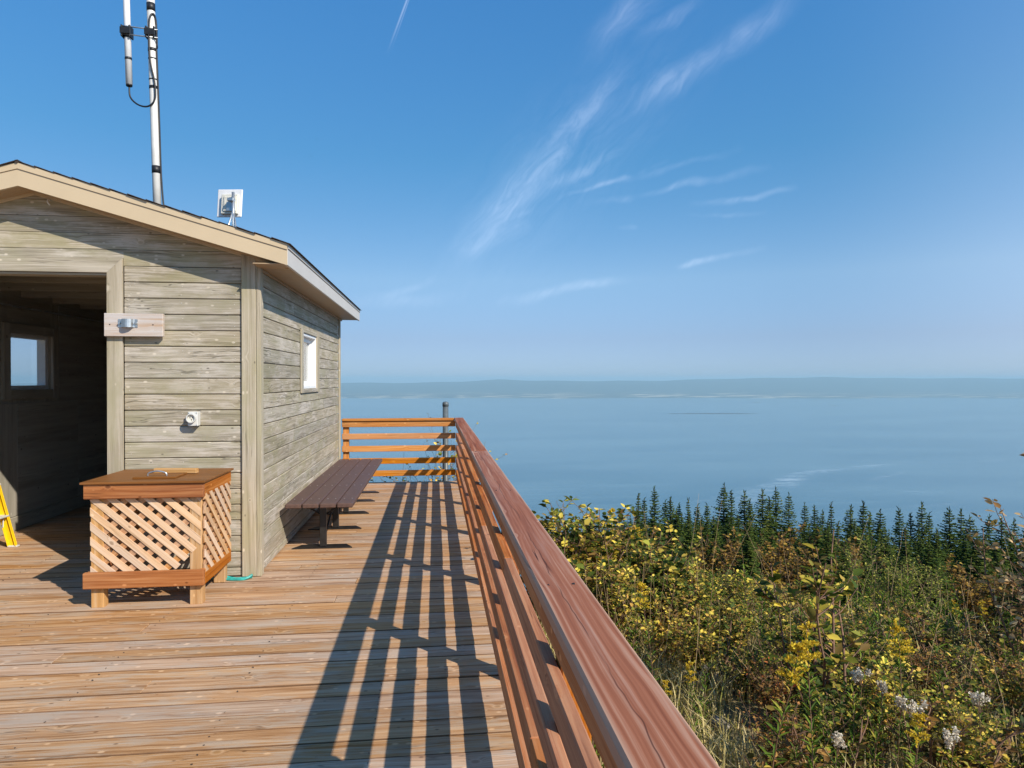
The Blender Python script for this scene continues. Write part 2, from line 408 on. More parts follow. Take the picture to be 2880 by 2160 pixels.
def prism(name, poly, t, m, parent, MW, rot=0.0):
    """polygon in the plane of MW's x and y, thickness t along z (from 0); rot turns the grain off the x axis"""
    if area2(poly) < 0: poly = poly[::-1]
    cx = sum(p[0] for p in poly) / len(poly); cy = sum(p[1] for p in poly) / len(poly)
    cr, sr = math.cos(-rot), math.sin(-rot)
    q = [((x - cx) * cr - (y - cy) * sr, (x - cx) * sr + (y - cy) * cr) for x, y in poly]
    n = len(q)
    V = [(x, y, -t / 2) for x, y in q] + [(x, y, t / 2) for x, y in q]
    F = [tuple(range(n))[::-1], tuple(range(n, 2 * n))] + [(i, (i + 1) % n, n + (i + 1) % n, n + i) for i in range(n)]
    me = bpy.data.meshes.new(name); me.from_pydata(V, [], F); me.materials.append(M[m])
    return link(name, me, parent, MW @ Matrix.Translation((cx, cy, t / 2)) @ Matrix.Rotation(rot, 4, 'Z'))


def tube_arrays(pts, rad, k=8, cap=True):
    pts = [Vector(p) for p in pts]; n = len(pts)
    rad = rad if hasattr(rad, '__len__') else [rad] * n
    V, F = [], []
    t0 = (pts[1] - pts[0]).normalized()
    ref = Vector((0, 0, 1)) if abs(t0.z) < .9 else Vector((1, 0, 0))
    a = t0.cross(ref).normalized()
    for i in range(n):
        t = (pts[min(i + 1, n - 1)] - pts[max(i - 1, 0)]).normalized()
        a = (a - t * a.dot(t)).normalized(); b_ = t.cross(a)
        for j in range(k):
            an = 2 * math.pi * j / k
            V.append(pts[i] + (a * math.cos(an) + b_ * math.sin(an)) * rad[i])
        if i:
            for j in range(k):
                F.append(((i - 1) * k + j, (i - 1) * k + (j + 1) % k, i * k + (j + 1) % k, i * k + j))
    if cap:
        F.append(tuple(range(k))[::-1]); F.append(tuple(range((n - 1) * k, n * k)))
    return V, F


def tube(name, pts, rad, m, parent=None, k=10, smooth=True):
    V, F = tube_arrays(pts, rad, k)
    me = bpy.data.meshes.new(name); me.from_pydata(V, [], F); me.materials.append(M[m])
    if smooth:
        for p in me.polygons: p.use_smooth = len(p.vertices) == 4
    return link(name, me, parent)


def spline(pts, n=8):
    pts = [Vector(p) for p in pts]; out = []
    for i in range(len(pts) - 1):
        p0 = pts[max(i - 1, 0)]; p1 = pts[i]; p2 = pts[i + 1]; p3 = pts[min(i + 2, len(pts) - 1)]
        for j in range(n):
            t = j / n
            out.append(0.5 * ((2 * p1) + (p2 - p0) * t + (2 * p0 - 5 * p1 + 4 * p2 - p3) * t * t + (3 * p1 - p0 - 3 * p2 + p3) * t ** 3))
    out.append(pts[-1]); return out


def np_mesh(name, parts, mats):
    """parts: list of (V array, F array of equal-size faces, material index)"""
    vs, loops, starts, tots, mi = [], [], [], [], []
    vo = 0; lo = 0
    for V, F, k in parts:
        V = np.asarray(V, np.float32); F = np.asarray(F, np.int32)
        if len(F) == 0: continue
        vs.append(V); loops.append((F + vo).ravel()); n = F.shape[1]
        starts.append(lo + np.arange(len(F)) * n); tots.append(np.full(len(F), n)); mi.append(np.full(len(F), k))
        vo += len(V); lo += F.size
    vs = np.concatenate(vs); loops = np.concatenate(loops)
    me = bpy.data.meshes.new(name)
    me.vertices.add(len(vs)); me.vertices.foreach_set('co', vs.ravel())
    me.loops.add(len(loops)); me.loops.foreach_set('vertex_index', loops)
    starts = np.concatenate(starts).astype(np.int32)
    me.polygons.add(len(starts)); me.polygons.foreach_set('loop_start', starts)
    me.polygons.foreach_set('loop_total', np.concatenate(tots).astype(np.int32))
    me.polygons.foreach_set('material_index', np.concatenate(mi).astype(np.int32))
    for m in mats: me.materials.append(M[m])
    me.update(calc_edges=True); me.validate()
    return me


# ------------------------------------------------------------------ terrain and water
QT = np.array([0, 3, 5, 6.5, 8, 10, 13, 25, 60, 100, 200, 1400, 3000.])
ZT = np.array([-.22, -.24, -.34, -.62, -1.25, -2.1, -3.2, -7.3, -18.5, -33, -75, -640, -640.])


def gz(x, y):
    x = np.asarray(x, float); y = np.asarray(y, float)
    q = np.hypot(np.maximum(x - .4, 0), np.maximum(y, 0))
    z = sum(np.interp(np.maximum(q + dq, 0), QT, ZT) for dq in (-.8, -.3, .3, .8)) / 4
    bump = .05 * np.sin(x * 2.1 + 1.3) * np.sin(y * 1.7 + .4) + .03 * np.sin(x * 5.3 + y * 3.1)
    z = z + bump * np.clip((q - 1.0) / 2, 0.3, 1) + np.clip((q - 15) / 30, 0, 1) * .6 * np.sin(x * .31) * np.sin(y * .27 + 1)
    return np.maximum(z, -601.0)


def at(u, d):
    """ground-plan point seen in column u at depth d"""
    xc = (u - UC) * d / FPX
    return xc * CY + d * SY, -xc * SY + d * CY


def zrow(v, d): return EYE - (v - VH) * d / FPX


rad = np.concatenate([[0.0], np.geomspace(.5, 3000, 110)]); ang = np.linspace(0, 2 * np.pi, 145)[:-1]
gx = (rad[:, None] * np.cos(ang)); gy = (rad[:, None] * np.sin(ang)) + 3
V = np.stack([gx.ravel(), gy.ravel(), gz(gx, gy).ravel()], 1)
na = len(ang)
ii, jj = np.meshgrid(np.arange(len(rad) - 1), np.arange(na), indexing='ij')
F = np.stack([ii * na + jj, (ii + 1) * na + jj, (ii + 1) * na + (jj + 1) % na, ii * na + (jj + 1) % na], -1).reshape(-1, 4)
m, nt, b, o = mat('ground_soil')
tc = nt.new('ShaderNodeTexCoord').outputs['Object']
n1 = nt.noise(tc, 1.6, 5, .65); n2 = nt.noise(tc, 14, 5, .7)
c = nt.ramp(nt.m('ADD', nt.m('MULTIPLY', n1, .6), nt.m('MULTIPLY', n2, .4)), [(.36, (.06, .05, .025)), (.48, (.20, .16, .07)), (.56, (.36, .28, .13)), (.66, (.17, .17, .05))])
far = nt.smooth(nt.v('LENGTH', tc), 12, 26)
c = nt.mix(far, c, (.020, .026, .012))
nt.set(b.inputs['Base Color'], c); b.inputs['Roughness'].default_value = .95
bm = nt.new('ShaderNodeBump'); bm.inputs['Strength'].default_value = .8; bm.inputs['Distance'].default_value = .03
nt.set(bm.inputs['Height'], n2); nt.l.new(bm.outputs[0], b.inputs['Normal']); M['ground'] = m
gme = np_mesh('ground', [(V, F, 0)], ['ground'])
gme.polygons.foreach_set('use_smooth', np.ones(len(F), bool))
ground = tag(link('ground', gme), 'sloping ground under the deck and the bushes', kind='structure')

WZ = -600.0
m, nt, b, o = mat('sea_water')
tc = nt.new('ShaderNodeTexCoord').outputs['Object']
pk = nt.v('MULTIPLY', tc, (.001, .001, 0))
lane = nt.noise(nt.v('MULTIPLY', pk, (.35, 1.3, 1)), 1.0, 5, .6, .4)
lane = nt.m('ADD', nt.m('MULTIPLY', lane, .72), nt.m('MULTIPLY', nt.noise(nt.v('MULTIPLY', pk, (1.6, 9, 1)), 1.0, 6, .7), .28))
c = nt.mix(nt.smooth(lane, .36, .64), (.045, .125, .17), (.105, .20, .235))


def wpt(u, v):
    d = (EYE - WZ) * FPX / (v - VH); x, y = at(u, d); return (x / 1000, y / 1000)


pkw = nt.v('ADD', pk, nt.v('SCALE', nt.v('SUBTRACT', nt.noise(pk, 2.2, 4, .65, out='Color'), (.5, .5, .5)), scale=.16))
fo = None
for a, bb, wd, st in [((1560, 1110), (1660, 1052), .16, .6), ((1640, 1062), (1750, 1020), .15, 1.0), ((1735, 1024), (1810, 1012), .10, .9), ((1790, 1016), (1990, 998), .08, .6),
                      ((1500, 1085), (1600, 1062), .05, .3), ((1880, 1040), (1960, 1015), .05, .5), ((2060, 936), (2140, 925), .05, .8), ((2060, 1000), (2260, 988), .05, .5),
                      ((1940, 1095), (2100, 1085), .05, .3), ((1080, 948), (1100, 947), .05, .5), ((1440, 940), (1456, 939), .04, .7), ((1940, 1060), (2050, 1066), .03, .4)]:
    s_ = nt.m('MULTIPLY', nt.segment(pkw, wpt(*a), wpt(*bb), wd), st)
    fo = s_ if fo is None else nt.m('ADD', fo, s_)
fo = nt.m('MULTIPLY', fo, nt.smooth(nt.noise(nt.v('MULTIPLY', pk, (5, 14, 1)), 1.0, 4, .7), .35, .7))
c = nt.mix(nt.m('MULTIPLY', fo, .55), c, (.60, .68, .74))
nt.set(b.inputs['Base Color'], c); b.inputs['Roughness'].default_value = .18; b.inputs['IOR'].default_value = 1.33
b.inputs['Specular IOR Level'].default_value = .5
bm = nt.new('ShaderNodeBump'); bm.inputs['Strength'].default_value = .12; bm.inputs['Distance'].default_value = 6
nt.set(bm.inputs['Height'], nt.noise(nt.v('MULTIPLY', pk, (6, 16, 1)), 3.0, 4, .6)); nt.l.new(bm.outputs[0], b.inputs['Normal'])
M['water'] = m
me = bpy.data.meshes.new('water'); me.from_pydata([(-60000, -6000, WZ), (60000, -6000, WZ), (60000, 52000, WZ), (-60000, 52000, WZ)], [], [(0, 1, 2, 3)])
me.materials.append(M['water']); tag(link('water', me), 'wide calm blue estuary far below', kind='structure')

# far shore: a long low coast with a hilly ridge
m, nt, b, o = mat('far_land')
tc = nt.new('ShaderNodeTexCoord').outputs['Object']
pk = nt.v('SCALE', tc, scale=.001)
fn = nt.noise(nt.v('MULTIPLY', pk, (.9, 3.2, 1)), 1.0, 5, .62, .2)
c = nt.mix(nt.smooth(fn, .52, .60), (.035, .05, .025), (.60, .52, .36))
zz = nt.sep(tc)[2]
c = nt.mix(nt.smooth(zz, WZ + 40, WZ + 170), c, (.035, .06, .035))
nt.set(b.inputs['Base Color'], c); b.inputs['Roughness'].default_value = .9; M['farland'] = m
us = np.linspace(-900, 3300, 260)
prof = np.interp(us, [-900, 500, 740, 1000, 1080, 1180, 1250, 1400, 1520, 1640, 1720, 1800, 1950, 2100, 2300, 3300],
                 [829, 828, 827, 825, 820, 822.5, 824.5, 822, 819, 816.2, 815.2, 816, 817.3, 816.8, 817.3, 818])
prof = prof + .9 * np.sin(us / 61.) * np.sin(us / 137. + 1) + .5 * np.sin(us / 23. + 2) + np.interp(us, us[::3], rng.normal(0, .4, len(us[::3])))
deps = np.array([0, 300, 1500, 3500, 5500, 7500, 9500.])
sh = np.interp(us, us[::6], 21600 + rng.normal(0, 260, len(us[::6])))
V = []
for k, dp in enumerate(deps):
    for i, u in enumerate(us):
        d = sh[i] + dp; x, y = at(u, d)
        top = zrow(prof[i], sh[i] + 7500) - WZ
        fr_ = [-.02, .02, .10, .30, .68, 1.0, .8][k]
        V.append((x, y, WZ + max(top, 40) * fr_ * (1 + (rng.normal(0, .05) if 1 < k < 5 else 0))))
n = len(us); F = [(k * n + i, k * n + i + 1, (k + 1) * n + i + 1, (k + 1) * n + i) for k in range(len(deps) - 1) for i in range(n - 1)]
me = np_mesh('hills', [(np.array(V), np.array(F), 0)], ['farland']); me.polygons.foreach_set('use_smooth', np.ones(len(F), bool))
tag(link('hills', me), 'long low hazy blue coast with pale fields across the water', kind='structure')


def islet(u0, u1, v, wid, label, h=5):
    d = (EYE - WZ) * FPX / (v - VH); V = []; F = []; n = 26
    for i in range(n):
        t = i / (n - 1); u = u0 + (u1 - u0) * t; prf = math.sin(math.pi * t) ** .5
        off = rng.normal(0, wid * .12)
        for s_, z in ((-1, -1.), (-.45, 1), (0, h), (.45, 1), (1, -1.)):
            x, y = at(u, d + off + s_ * wid * (prf * (.55 + .45 * rng.random()) + .03)); V.append((x, y, WZ + z * (prf if z > 0 else 1) * (.7 + .6 * rng.random())))
        if i:
            for k in range(4): F.append(((i - 1) * 5 + k, i * 5 + k, i * 5 + k + 1, (i - 1) * 5 + k + 1))
    me = np_mesh('island', [(np.array(V), np.array(F), 0)], ['islet'])
    o = link('island', me); tag(o, label, 'island', 'low islands in the estuary')


M['islet'] = plain('islet_mud', (.045, .04, .03), rough=.9, var=.3, nscale=.02)
islet(1440, 1640, 893.5, 150, 'long flat dark island in the middle of the water, largest of the three islands', h=9)
islet(1622, 1644, 869.5, 100, 'tiny dark island near the far shore, middle one of the three islands', h=10)
islet(1790, 1812, 877, 110, 'small dark island farthest right on the water', h=9)


# ------------------------------------------------------------------ deck
deck = root('deck', (0, 4, 0), 'wooden terrace of weathered reddish brown boards', kind='structure')
PITCH, BW, BT = .1455, .1405, .028
y = -2.6; k = 0
XR, XL = .445, -6.3
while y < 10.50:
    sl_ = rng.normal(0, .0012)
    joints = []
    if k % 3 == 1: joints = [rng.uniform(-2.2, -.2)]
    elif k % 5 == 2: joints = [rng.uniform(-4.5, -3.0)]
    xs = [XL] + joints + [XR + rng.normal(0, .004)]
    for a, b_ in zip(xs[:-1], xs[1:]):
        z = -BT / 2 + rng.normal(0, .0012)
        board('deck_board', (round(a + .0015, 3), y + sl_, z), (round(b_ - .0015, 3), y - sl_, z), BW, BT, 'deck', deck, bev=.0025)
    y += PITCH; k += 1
DECK_END = y - PITCH + BW / 2
for x in (XR - .04, -1.0, -2.6, -4.2, -6.2):
    bx('joist', (x - .019, -2.6, -.216), (x + .019, DECK_END - .03, -.033), 'ply', deck)
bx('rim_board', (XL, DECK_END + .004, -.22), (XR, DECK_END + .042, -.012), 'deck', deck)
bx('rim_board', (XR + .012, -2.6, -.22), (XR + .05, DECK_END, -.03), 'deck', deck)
for yy in np.arange(-2, 10.5, 2.05):
    for x in (XR - .10, -6.1):
        z0 = float(gz(x, yy)) - .2
        bx('support_post', (x - .05, yy - .05, z0), (x + .05, yy + .05, -.22), 'ply', deck)

acc_ = ([], [])
for yy in np.arange(-2.6, 10.5, PITCH):
    for x in (XR - .04, -.28, -1.0, -1.8, -2.6, -3.4, -4.2, -5.0):
        for s_ in (-.035, .035):
            V_, F_ = tube_arrays([(x + rng.normal(0, .004), yy + s_, -.0015), (x, yy + s_, .0018)], .0055, 6)
            F_ = [f for f in F_ if len(f) == 6][1:]
            acc_[1].append(np.array(F_) + sum(map(len, acc_[0])) if False else np.array(F_) + 12 * len(acc_[0])); acc_[0].append(np.array(V_))
M['screw'] = plain('dull_screw', (.05, .035, .025), rough=.6)
o = link('screws', np_mesh('screws', [(np.concatenate(acc_[0]), np.concatenate(acc_[1]), 0)], ['screw']), deck); tag(o, kind='stuff')

# ------------------------------------------------------------------ railings
CT = .036
rl = root('railing', (.36, 4, 0), 'long reddish wooden railing along the right deck edge with a wide flat top board', 'railing')
for a, b_ in ((-2.4, 3.2), (3.2, 5.52), (5.52, 10.43)):
    pass
CL, CR = .291, .435
for a, b_ in ((-2.4, 5.56), (5.563, 10.45)):
    bx('cap_board', (CL, a, 1.0 - .040), (CR, b_, 1.0), 'cap', rl, bev=.007)
for a, b_ in ((-2.4, 4.02), (4.023, 8.4), (8.403, 10.30)):
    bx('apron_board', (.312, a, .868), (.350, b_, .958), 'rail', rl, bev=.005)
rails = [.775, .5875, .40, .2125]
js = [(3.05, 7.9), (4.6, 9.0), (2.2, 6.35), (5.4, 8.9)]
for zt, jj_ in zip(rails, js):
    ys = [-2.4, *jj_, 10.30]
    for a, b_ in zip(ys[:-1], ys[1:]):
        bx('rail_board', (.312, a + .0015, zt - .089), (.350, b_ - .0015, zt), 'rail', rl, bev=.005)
for yy in (.25, 1.9, 3.55, 5.2, 5.50, 5.62, 6.88, 8.55, 10.2):
    for xx in (.325, .40):
        tube('screw', [(xx + rng.normal(0, .004), yy, .9985), (xx, yy, 1.0006)], .0045, 'tape', rl, 8, False)
for yy in (-1.4, .25, 1.9, 3.55, 5.2, 6.88, 8.55, 10.24):
    bx('post', (.352, yy - .044, -.02), (.440, yy + .044, .957), 'rail', rl, bev=.005)
fr_ = root('railing', (-.5, 10.36, 0), 'short bright orange-brown wooden railing across the far end of the deck', 'railing')
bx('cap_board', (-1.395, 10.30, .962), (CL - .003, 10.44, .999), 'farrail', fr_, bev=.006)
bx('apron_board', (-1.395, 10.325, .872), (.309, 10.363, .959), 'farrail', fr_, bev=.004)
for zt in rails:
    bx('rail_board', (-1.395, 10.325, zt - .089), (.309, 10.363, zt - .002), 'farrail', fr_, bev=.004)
bx('post', (-1.385, 10.366, -.02), (-1.30, 10.45, .958), 'farrail', fr_, bev=.004)

# grey pipe post beyond the corner
px_, py_ = .165, 10.78
gp = root('pipe_post', (px_, py_, float(gz(px_, py_))), 'grey round metal post with a domed cap standing behind the far corner of the railing', 'post')
tube('pipe', [(px_, py_, float(gz(px_, py_)) - .1), (px_, py_, 1.17)], .046, 'pole', gp, 20)
tube('cap', [(px_, py_, 1.165), (px_, py_, 1.215), (px_, py_, 1.232), (px_, py_, 1.24)], [.051, .051, .038, .01], 'pole', gp, 20)

# ------------------------------------------------------------------ shed
YF, XW, YB, XLW = 5.62, -1.415, 10.17, -4.56
PKX, EX, YE0, YE1 = -3.09, -1.143, 5.40, 10.42
ZE, SLOPE = 2.648, (3.208 - 2.648) / (3.09 - 1.143)
def ztop(x): return ZE + SLOPE * ((-1.143 - x) if x > PKX else (x - (2 * PKX + 1.143)))
EXL = 2 * PKX - EX
shed = root('shed', (PKX, 7.9, 0), 'weathered greenish grey wooden shed with a low gable roof and an open doorway', 'shed')
FW = axes((0, YF, 0), (1, 0, 0), (0, -1, 0))         # x right, y up, z towards the camera
DJ0, DJ1, DH = -3.62, -2.56, 2.43                    # doorway
def link_empty(name, parent, p):
    o = bpy.data.objects.new(name, None); C.objects.link(o); o.empty_display_size = .1
    o.parent = parent; o.matrix_parent_inverse = WM[parent.name].inverted(); o.matrix_basis = Matrix.Translation(p)
    WM[o.name] = Matrix.Translation(p); return o
# backing panels
def wall_panel(name, pieces, t, m, parent, MW):
    for q in pieces: prism(name, q, t, m, parent, MW)
FB = axes((0, YF + .022, 0), (1, 0, 0), (0, 1, 0)) @ Matrix.Scale(1, 4)
FBm = axes((0, YF + .075, 0), (1, 0, 0), (0, -1, 0))
front = link('front_wall', box_mesh(DJ0 - XLW - .03, 2.42, .05, 'inner', 0), shed, axes(((XLW + .03 + DJ0) / 2, YF + .05, 1.215), (1, 0, 0), (0, -1, 0)))
bx('backing', (DJ1 - .02, YF + .025, .005), (XW - .012, YF + .074, 2.45), 'inner', front, 0)
gq = [(XLW + .03, 2.42), (XW - .012, 2.42), (XW - .012, ztop(XW) - .2), (PKX, ztop(PKX) - .2), (XLW + .03, ztop(XLW) - .2)]
prism('backing', gq, .048, 'inner', front, FBm)
G0, GP = .075 - .127, .127
TR = .115
z = G0
while z < 3.2:
    z0, z1 = max(z + .002, .012), z + GP - .002
    spans = [(XLW + .03, -1.548)]
    if z1 < DH + TR: spans = [(XLW + .03, DJ0 - TR - .002), (DJ1 + TR + .002, -1.548)]
    for a, b_ in spans:
        poly = [(a, z0), (b_, z0), (b_, z1), (a, z1)]
        if z0 < DH + TR < z1 and len(spans) == 1:
            for aa, bb, za in ((a, DJ0 - TR - .002, z0), (DJ0 - TR - .002, DJ1 + TR + .002, DH + TR + .003), (DJ1 + TR + .002, b_, z0)):
                if z1 - za > .01: prism('siding_board', [(aa, za), (bb, za), (bb, z1), (aa, z1)], .022, 'siding', front, FW @ Matrix.Translation((0, 0, -.022)))
            continue
        lim = lambda p: ztop(p[0]) - .03 - p[1]
        for sx in (1, -1):
            poly = clip(poly, (lambda p: ZE - .05 + SLOPE * (-1.143 - p[0]) - p[1]) if sx == 1 else (lambda p: ZE - .05 + SLOPE * (p[0] - EXL) - p[1]))
            if len(poly) < 3: break
        if len(poly) < 3 or abs(area2(poly)) < .002: continue
        if len(poly) == 4 and z1 < 2.55 and z0 > .02:
            link('siding_board', box_mesh(b_ - a, z1 - z0, .022, 'siding', .006), front, axes(((a + b_) / 2, YF + .011, (z0 + z1) / 2), (1, 0, 0), (0, -1, 0)))
        else:
            prism('siding_board', poly, .022, 'siding', front, FW @ Matrix.Translation((0, 0, -.022)))
    z += GP
# door trim with mitred corners
dt = link_empty('door_trim', shed, (DJ1, YF, 0))
TM = FW @ Matrix.Translation((0, 0, .0))
prism('trim_board', [(DJ1, .005), (DJ1 + TR, .005), (DJ1 + TR, DH + TR), (DJ1, DH)], .022, 'trim', dt, TM, R(90))
prism('trim_board', [(DJ0 - TR, .005), (DJ0, .005), (DJ0, DH), (DJ0 - TR, DH + TR)], .022, 'trim', dt, TM, R(90))
prism('trim_board', [(DJ0, DH + .001), (DJ1, DH + .001), (DJ1 + TR - .001, DH + TR), (DJ0 - TR, DH + TR)], .022, 'trim', dt, TM)
bx('jamb', (DJ1 - .001, YF + .003, .005), (DJ1 + .018, YF + .12, DH - .02), 'ply', dt)
bx('jamb', (DJ0 - .018, YF + .003, .005), (DJ0 + .001, YF + .12, DH - .02), 'ply', dt)
bx('head', (DJ0 - .018, YF + .003, DH - .019), (DJ1 + .018, YF + .12, DH), 'ply', dt)
# corner boards
bx('corner_board', (-1.545, YF - .022, .004), (-1.432, YF + .001, 2.60), 'trim', shed, bev=.004)
bx('corner_board', (-1.43, YF - .024, .004), (-1.392, YF + .06, 2.50), 'trim', shed, bev=.004)
bx('corner_board', (-1.417, YB - .06, .004), (-1.392, YB + .02, 2.50), 'trim', shed, bev=.004)
# right side wall
WY0, WY1, WZ0, WZ1 = 7.29, 8.37, 1.445, 2.125
side = link('side_wall', box_mesh(WY0 + .1 - YF - .06, 2.44, .05, 'inner', 0), shed, axes((XW - .052, (YF + .06 + WY0 + .1) / 2, 1.23), (0, 1, 0), (1, 0, 0)))
bx('backing', (XW - .077, WY1 - .1, .01), (XW - .027, YB - .01, 2.45), 'inner', side, 0)
bx('backing', (XW - .077, WY0 + .1, .01), (XW - .027, WY1 - .1, WZ0 + .05), 'inner', side, 0)
bx('backing', (XW - .077, WY0 + .1, WZ1 - .03), (XW - .027, WY1 - .1, 2.45), 'inner', side, 0)
z = G0; k = 0
def side_board(a, b_, z0, z1):
    link('siding_board', box_mesh(round(b_ - a, 3), z1 - z0, .022, 'siding', .006), side, axes((XW - .011, (a + b_) / 2, (z0 + z1) / 2), (0, 1, 0), (1, 0, 0)))
while z < 2.48:
    z0, z1 = max(z + .002, .012), min(z + GP - .002, 2.49)
    y0, y1 = YF + .062, YB - .062
    if z1 < WZ0 or z0 > WZ1: runs = [(y0, y1, z0, z1)]
    elif z0 < WZ0: runs = [(y0, WY0 - .002, z0, z1), (WY1 + .002, y1, z0, z1), (WY0 - .002, WY1 + .002, z0, WZ0 - .002)]
    elif z1 > WZ1: runs = [(y0, WY0 - .002, z0, z1), (WY1 + .002, y1, z0, z1), (WY0 - .002, WY1 + .002, WZ1 + .002, z1)]
    else: runs = [(y0, WY0 - .002, z0, z1), (WY1 + .002, y1, z0, z1)]
    for a, b_, c0, c1 in runs:
        if c1 - c0 < .012: continue
        if b_ - a > 3 and k % 2 == 0:
            j = round(float(rng.uniform(6.6, 9.2)), 3)
            side_board(a, j - .001, c0, c1); side_board(j + .001, b_, c0, c1)
        else: side_board(a, b_, c0, c1)
    z += GP; k += 1
# side window: timber surround, white frame set back, glass and a curtain behind
win = link_empty('window', shed, (XW, 7.8, 1.8))
FY0, FY1, FZ0, FZ1 = 7.385, 8.215, 1.49, 2.095
bx('surround', (XW, WY0, WZ0), (XW + .020, FY0, WZ1), 'trim', win)
bx('surround', (XW, FY1, WZ0), (XW + .020, WY1, WZ1), 'trim', win)
bx('surround', (XW, FY0 + .001, FZ1), (XW + .019, FY1 - .001, WZ1), 'trim', win)
bx('surround', (XW, FY0 + .001, WZ0), (XW + .019, FY1 - .001, FZ0), 'siding', win)
for n_, lo, hi in (('frame', (XW - .10, FY0, FZ0), (XW + .006, FY0 + .03, FZ1)), ('frame', (XW - .10, FY1 - .03, FZ0), (XW + .006, FY1, FZ1)),
                   ('frame', (XW - .10, FY0 + .03, FZ0), (XW + .005, FY1 - .03, FZ0 + .03)), ('frame', (XW - .10, FY0 + .03, FZ1 - .03), (XW + .005, FY1 - .03, FZ1)),
                   ('sash', (XW - .09, FY0 + .03, FZ0 + .03), (XW - .05, FY0 + .09, FZ1 - .03)), ('sash', (XW - .09, FY1 - .09, FZ0 + .03), (XW - .05, FY1 - .03, FZ1 - .03)),
                   ('sash', (XW - .09, FY0 + .09, FZ0 + .03), (XW - .05, FY1 - .09, FZ0 + .08)), ('sash', (XW - .09, FY0 + .09, FZ1 - .08), (XW - .05, FY1 - .09, FZ1 - .03))):
    bx(n_, lo, hi, 'white', win, .003)
bx('pane', (XW - .073, FY0 + .088, FZ0 + .078), (XW - .067, FY1 - .088, FZ1 - .078), 'glass', win, 0)
cv = []; cf = []
for i in range(41):
    yy = FY0 + .06 + i * (FY1 - FY0 - .12) / 40
    for zz_ in (FZ0 + .03, FZ1 - .02): cv.append((XW - .125 + .012 * math.sin(i * 1.25), yy, zz_))
    if i: cf.append((2 * i - 2, 2 * i, 2 * i + 1, 2 * i - 1))
me = bpy.data.meshes.new('curtain'); me.from_pydata(cv, [], cf); me.materials.append(M['curtain']); link('curtain', me, win)
# other walls
XI = -4.40
LY0, LY1, LZ0, LZ1 = 7.52, 8.30, 1.48, 2.08
lw_ = link('left_wall', box_mesh(LY0 - YF - .08, 2.45, XI - XLW - .02, 'ply', 0), shed, axes(((XI + XLW) / 2, (LY0 + YF + .08) / 2, 1.23), (0, 1, 0), (1, 0, 0)))
bx('wall_panel', (XLW + .01, LY1, .005), (XI - .01, YB, 2.455), 'ply', lw_, 0)
bx('wall_panel', (XLW + .01, LY0, .005), (XI - .01, LY1, LZ0), 'ply', lw_, 0)
bx('wall_panel', (XLW + .01, LY0, LZ1), (XI - .01, LY1, 2.455), 'ply', lw_, 0)
pl = [YF + .08, 6.85, 7.66, 8.88, YB - .02]
for a, b_ in zip(pl[:-1], pl[1:]):      # plywood sheets below and above the window sill line
    bx('plywood_sheet', (XI - .010, a + .001, .15), (XI + .002, b_ - .001, 1.34), 'ply', lw_, .002)
for a, b_ in ((YF + .08, 6.9), (8.46, YB - .02)):
    bx('plywood_sheet', (XI - .010, a, 1.343), (XI + .002, b_, 2.455), 'ply', lw_, .002)
bx('baseboard', (XI + .0025, YF + .1, .004), (XI + .024, YB - .03, .148), 'ply', lw_)
wl = link_empty('window', shed, (XI, 7.8, 1.8))
bx('surround', (XI - .009, 7.41, 1.38), (XI + .024, LY0, 2.18), 'ply', wl); bx('surround', (XI - .009, LY1, 1.38), (XI + .024, 8.41, 2.18), 'ply', wl)
bx('surround', (XI - .009, LY0 + .001, 1.38), (XI + .023, LY1 - .001, LZ0), 'ply', wl); bx('surround', (XI - .009, LY0 + .001, LZ1), (XI + .023, LY1 - .001, 2.18), 'ply', wl)
for lo, hi in (((XLW + .035, LY0, LZ0), (XLW + .13, LY0 + .035, LZ1)), ((XLW + .035, LY1 - .06, LZ0), (XLW + .13, LY1, LZ1)),
               ((XLW + .035, LY0 + .035, LZ0), (XLW + .13, LY1 - .06, LZ0 + .045)), ((XLW + .035, LY0 + .035, LZ1 - .04), (XLW + .13, LY1 - .06, LZ1))):
    bx('frame', lo, hi, 'white', wl, .004)
bx('pane', (XLW + .05, LY0 + .033, LZ0 + .043), (XLW + .056, LY1 - .058, LZ1 - .038), 'glass', wl, 0)
bx('back_wall', (XLW + .03, YB - .06, .005), (XW - .08, YB - .002, 2.45), 'ply', shed, 0)
bx('inner_lining', (XW - .20, YF + .08, .005), (XW - .16, 7.3, 2.45), 'ply', shed, 0)
bx('inner_lining', (XW - .20, 8.4, .005), (XW - .16, YB - .07, 2.45), 'ply', shed, 0)
bx('inner_lining', (XW - .20, 7.3, .005), (XW - .16, 8.4, 1.44), 'ply', shed, 0)
bx('inner_lining', (XW - .20, 7.3, 2.13), (XW - .16, 8.4, 2.45), 'ply', shed, 0)
bx('ceiling', (XLW + .03, YF + .08, 2.62), (XW - .1, YB - .07, 2.64), 'ply', shed, 0, long=0)
bx('top_plate', (XLW + .012, YF + .08, 2.4565), (XI - .012, YB - .01, 2.66), 'ply', shed, 0)
bx('top_plate', (XW - .155, YF + .08, 2.4565), (XW - .03, YB - .01, 2.66), 'ply', shed, 0)
bx('top_plate', (XLW + .03, YB - .062, 2.4565), (XW - .16, YB - .003, 2.66), 'ply', shed, 0)
for yy in np.arange(5.95, 10.1, .6):
    bx('ceiling_joist', (XI, yy - .02, 2.47), (XW - .2, yy + .02, 2.618), 'ply', shed)
tube('conduit', [(XI + .02, 5.8, 2.36), (XI + .02, 9.9, 2.36)], .012, 'galv', shed, 8)
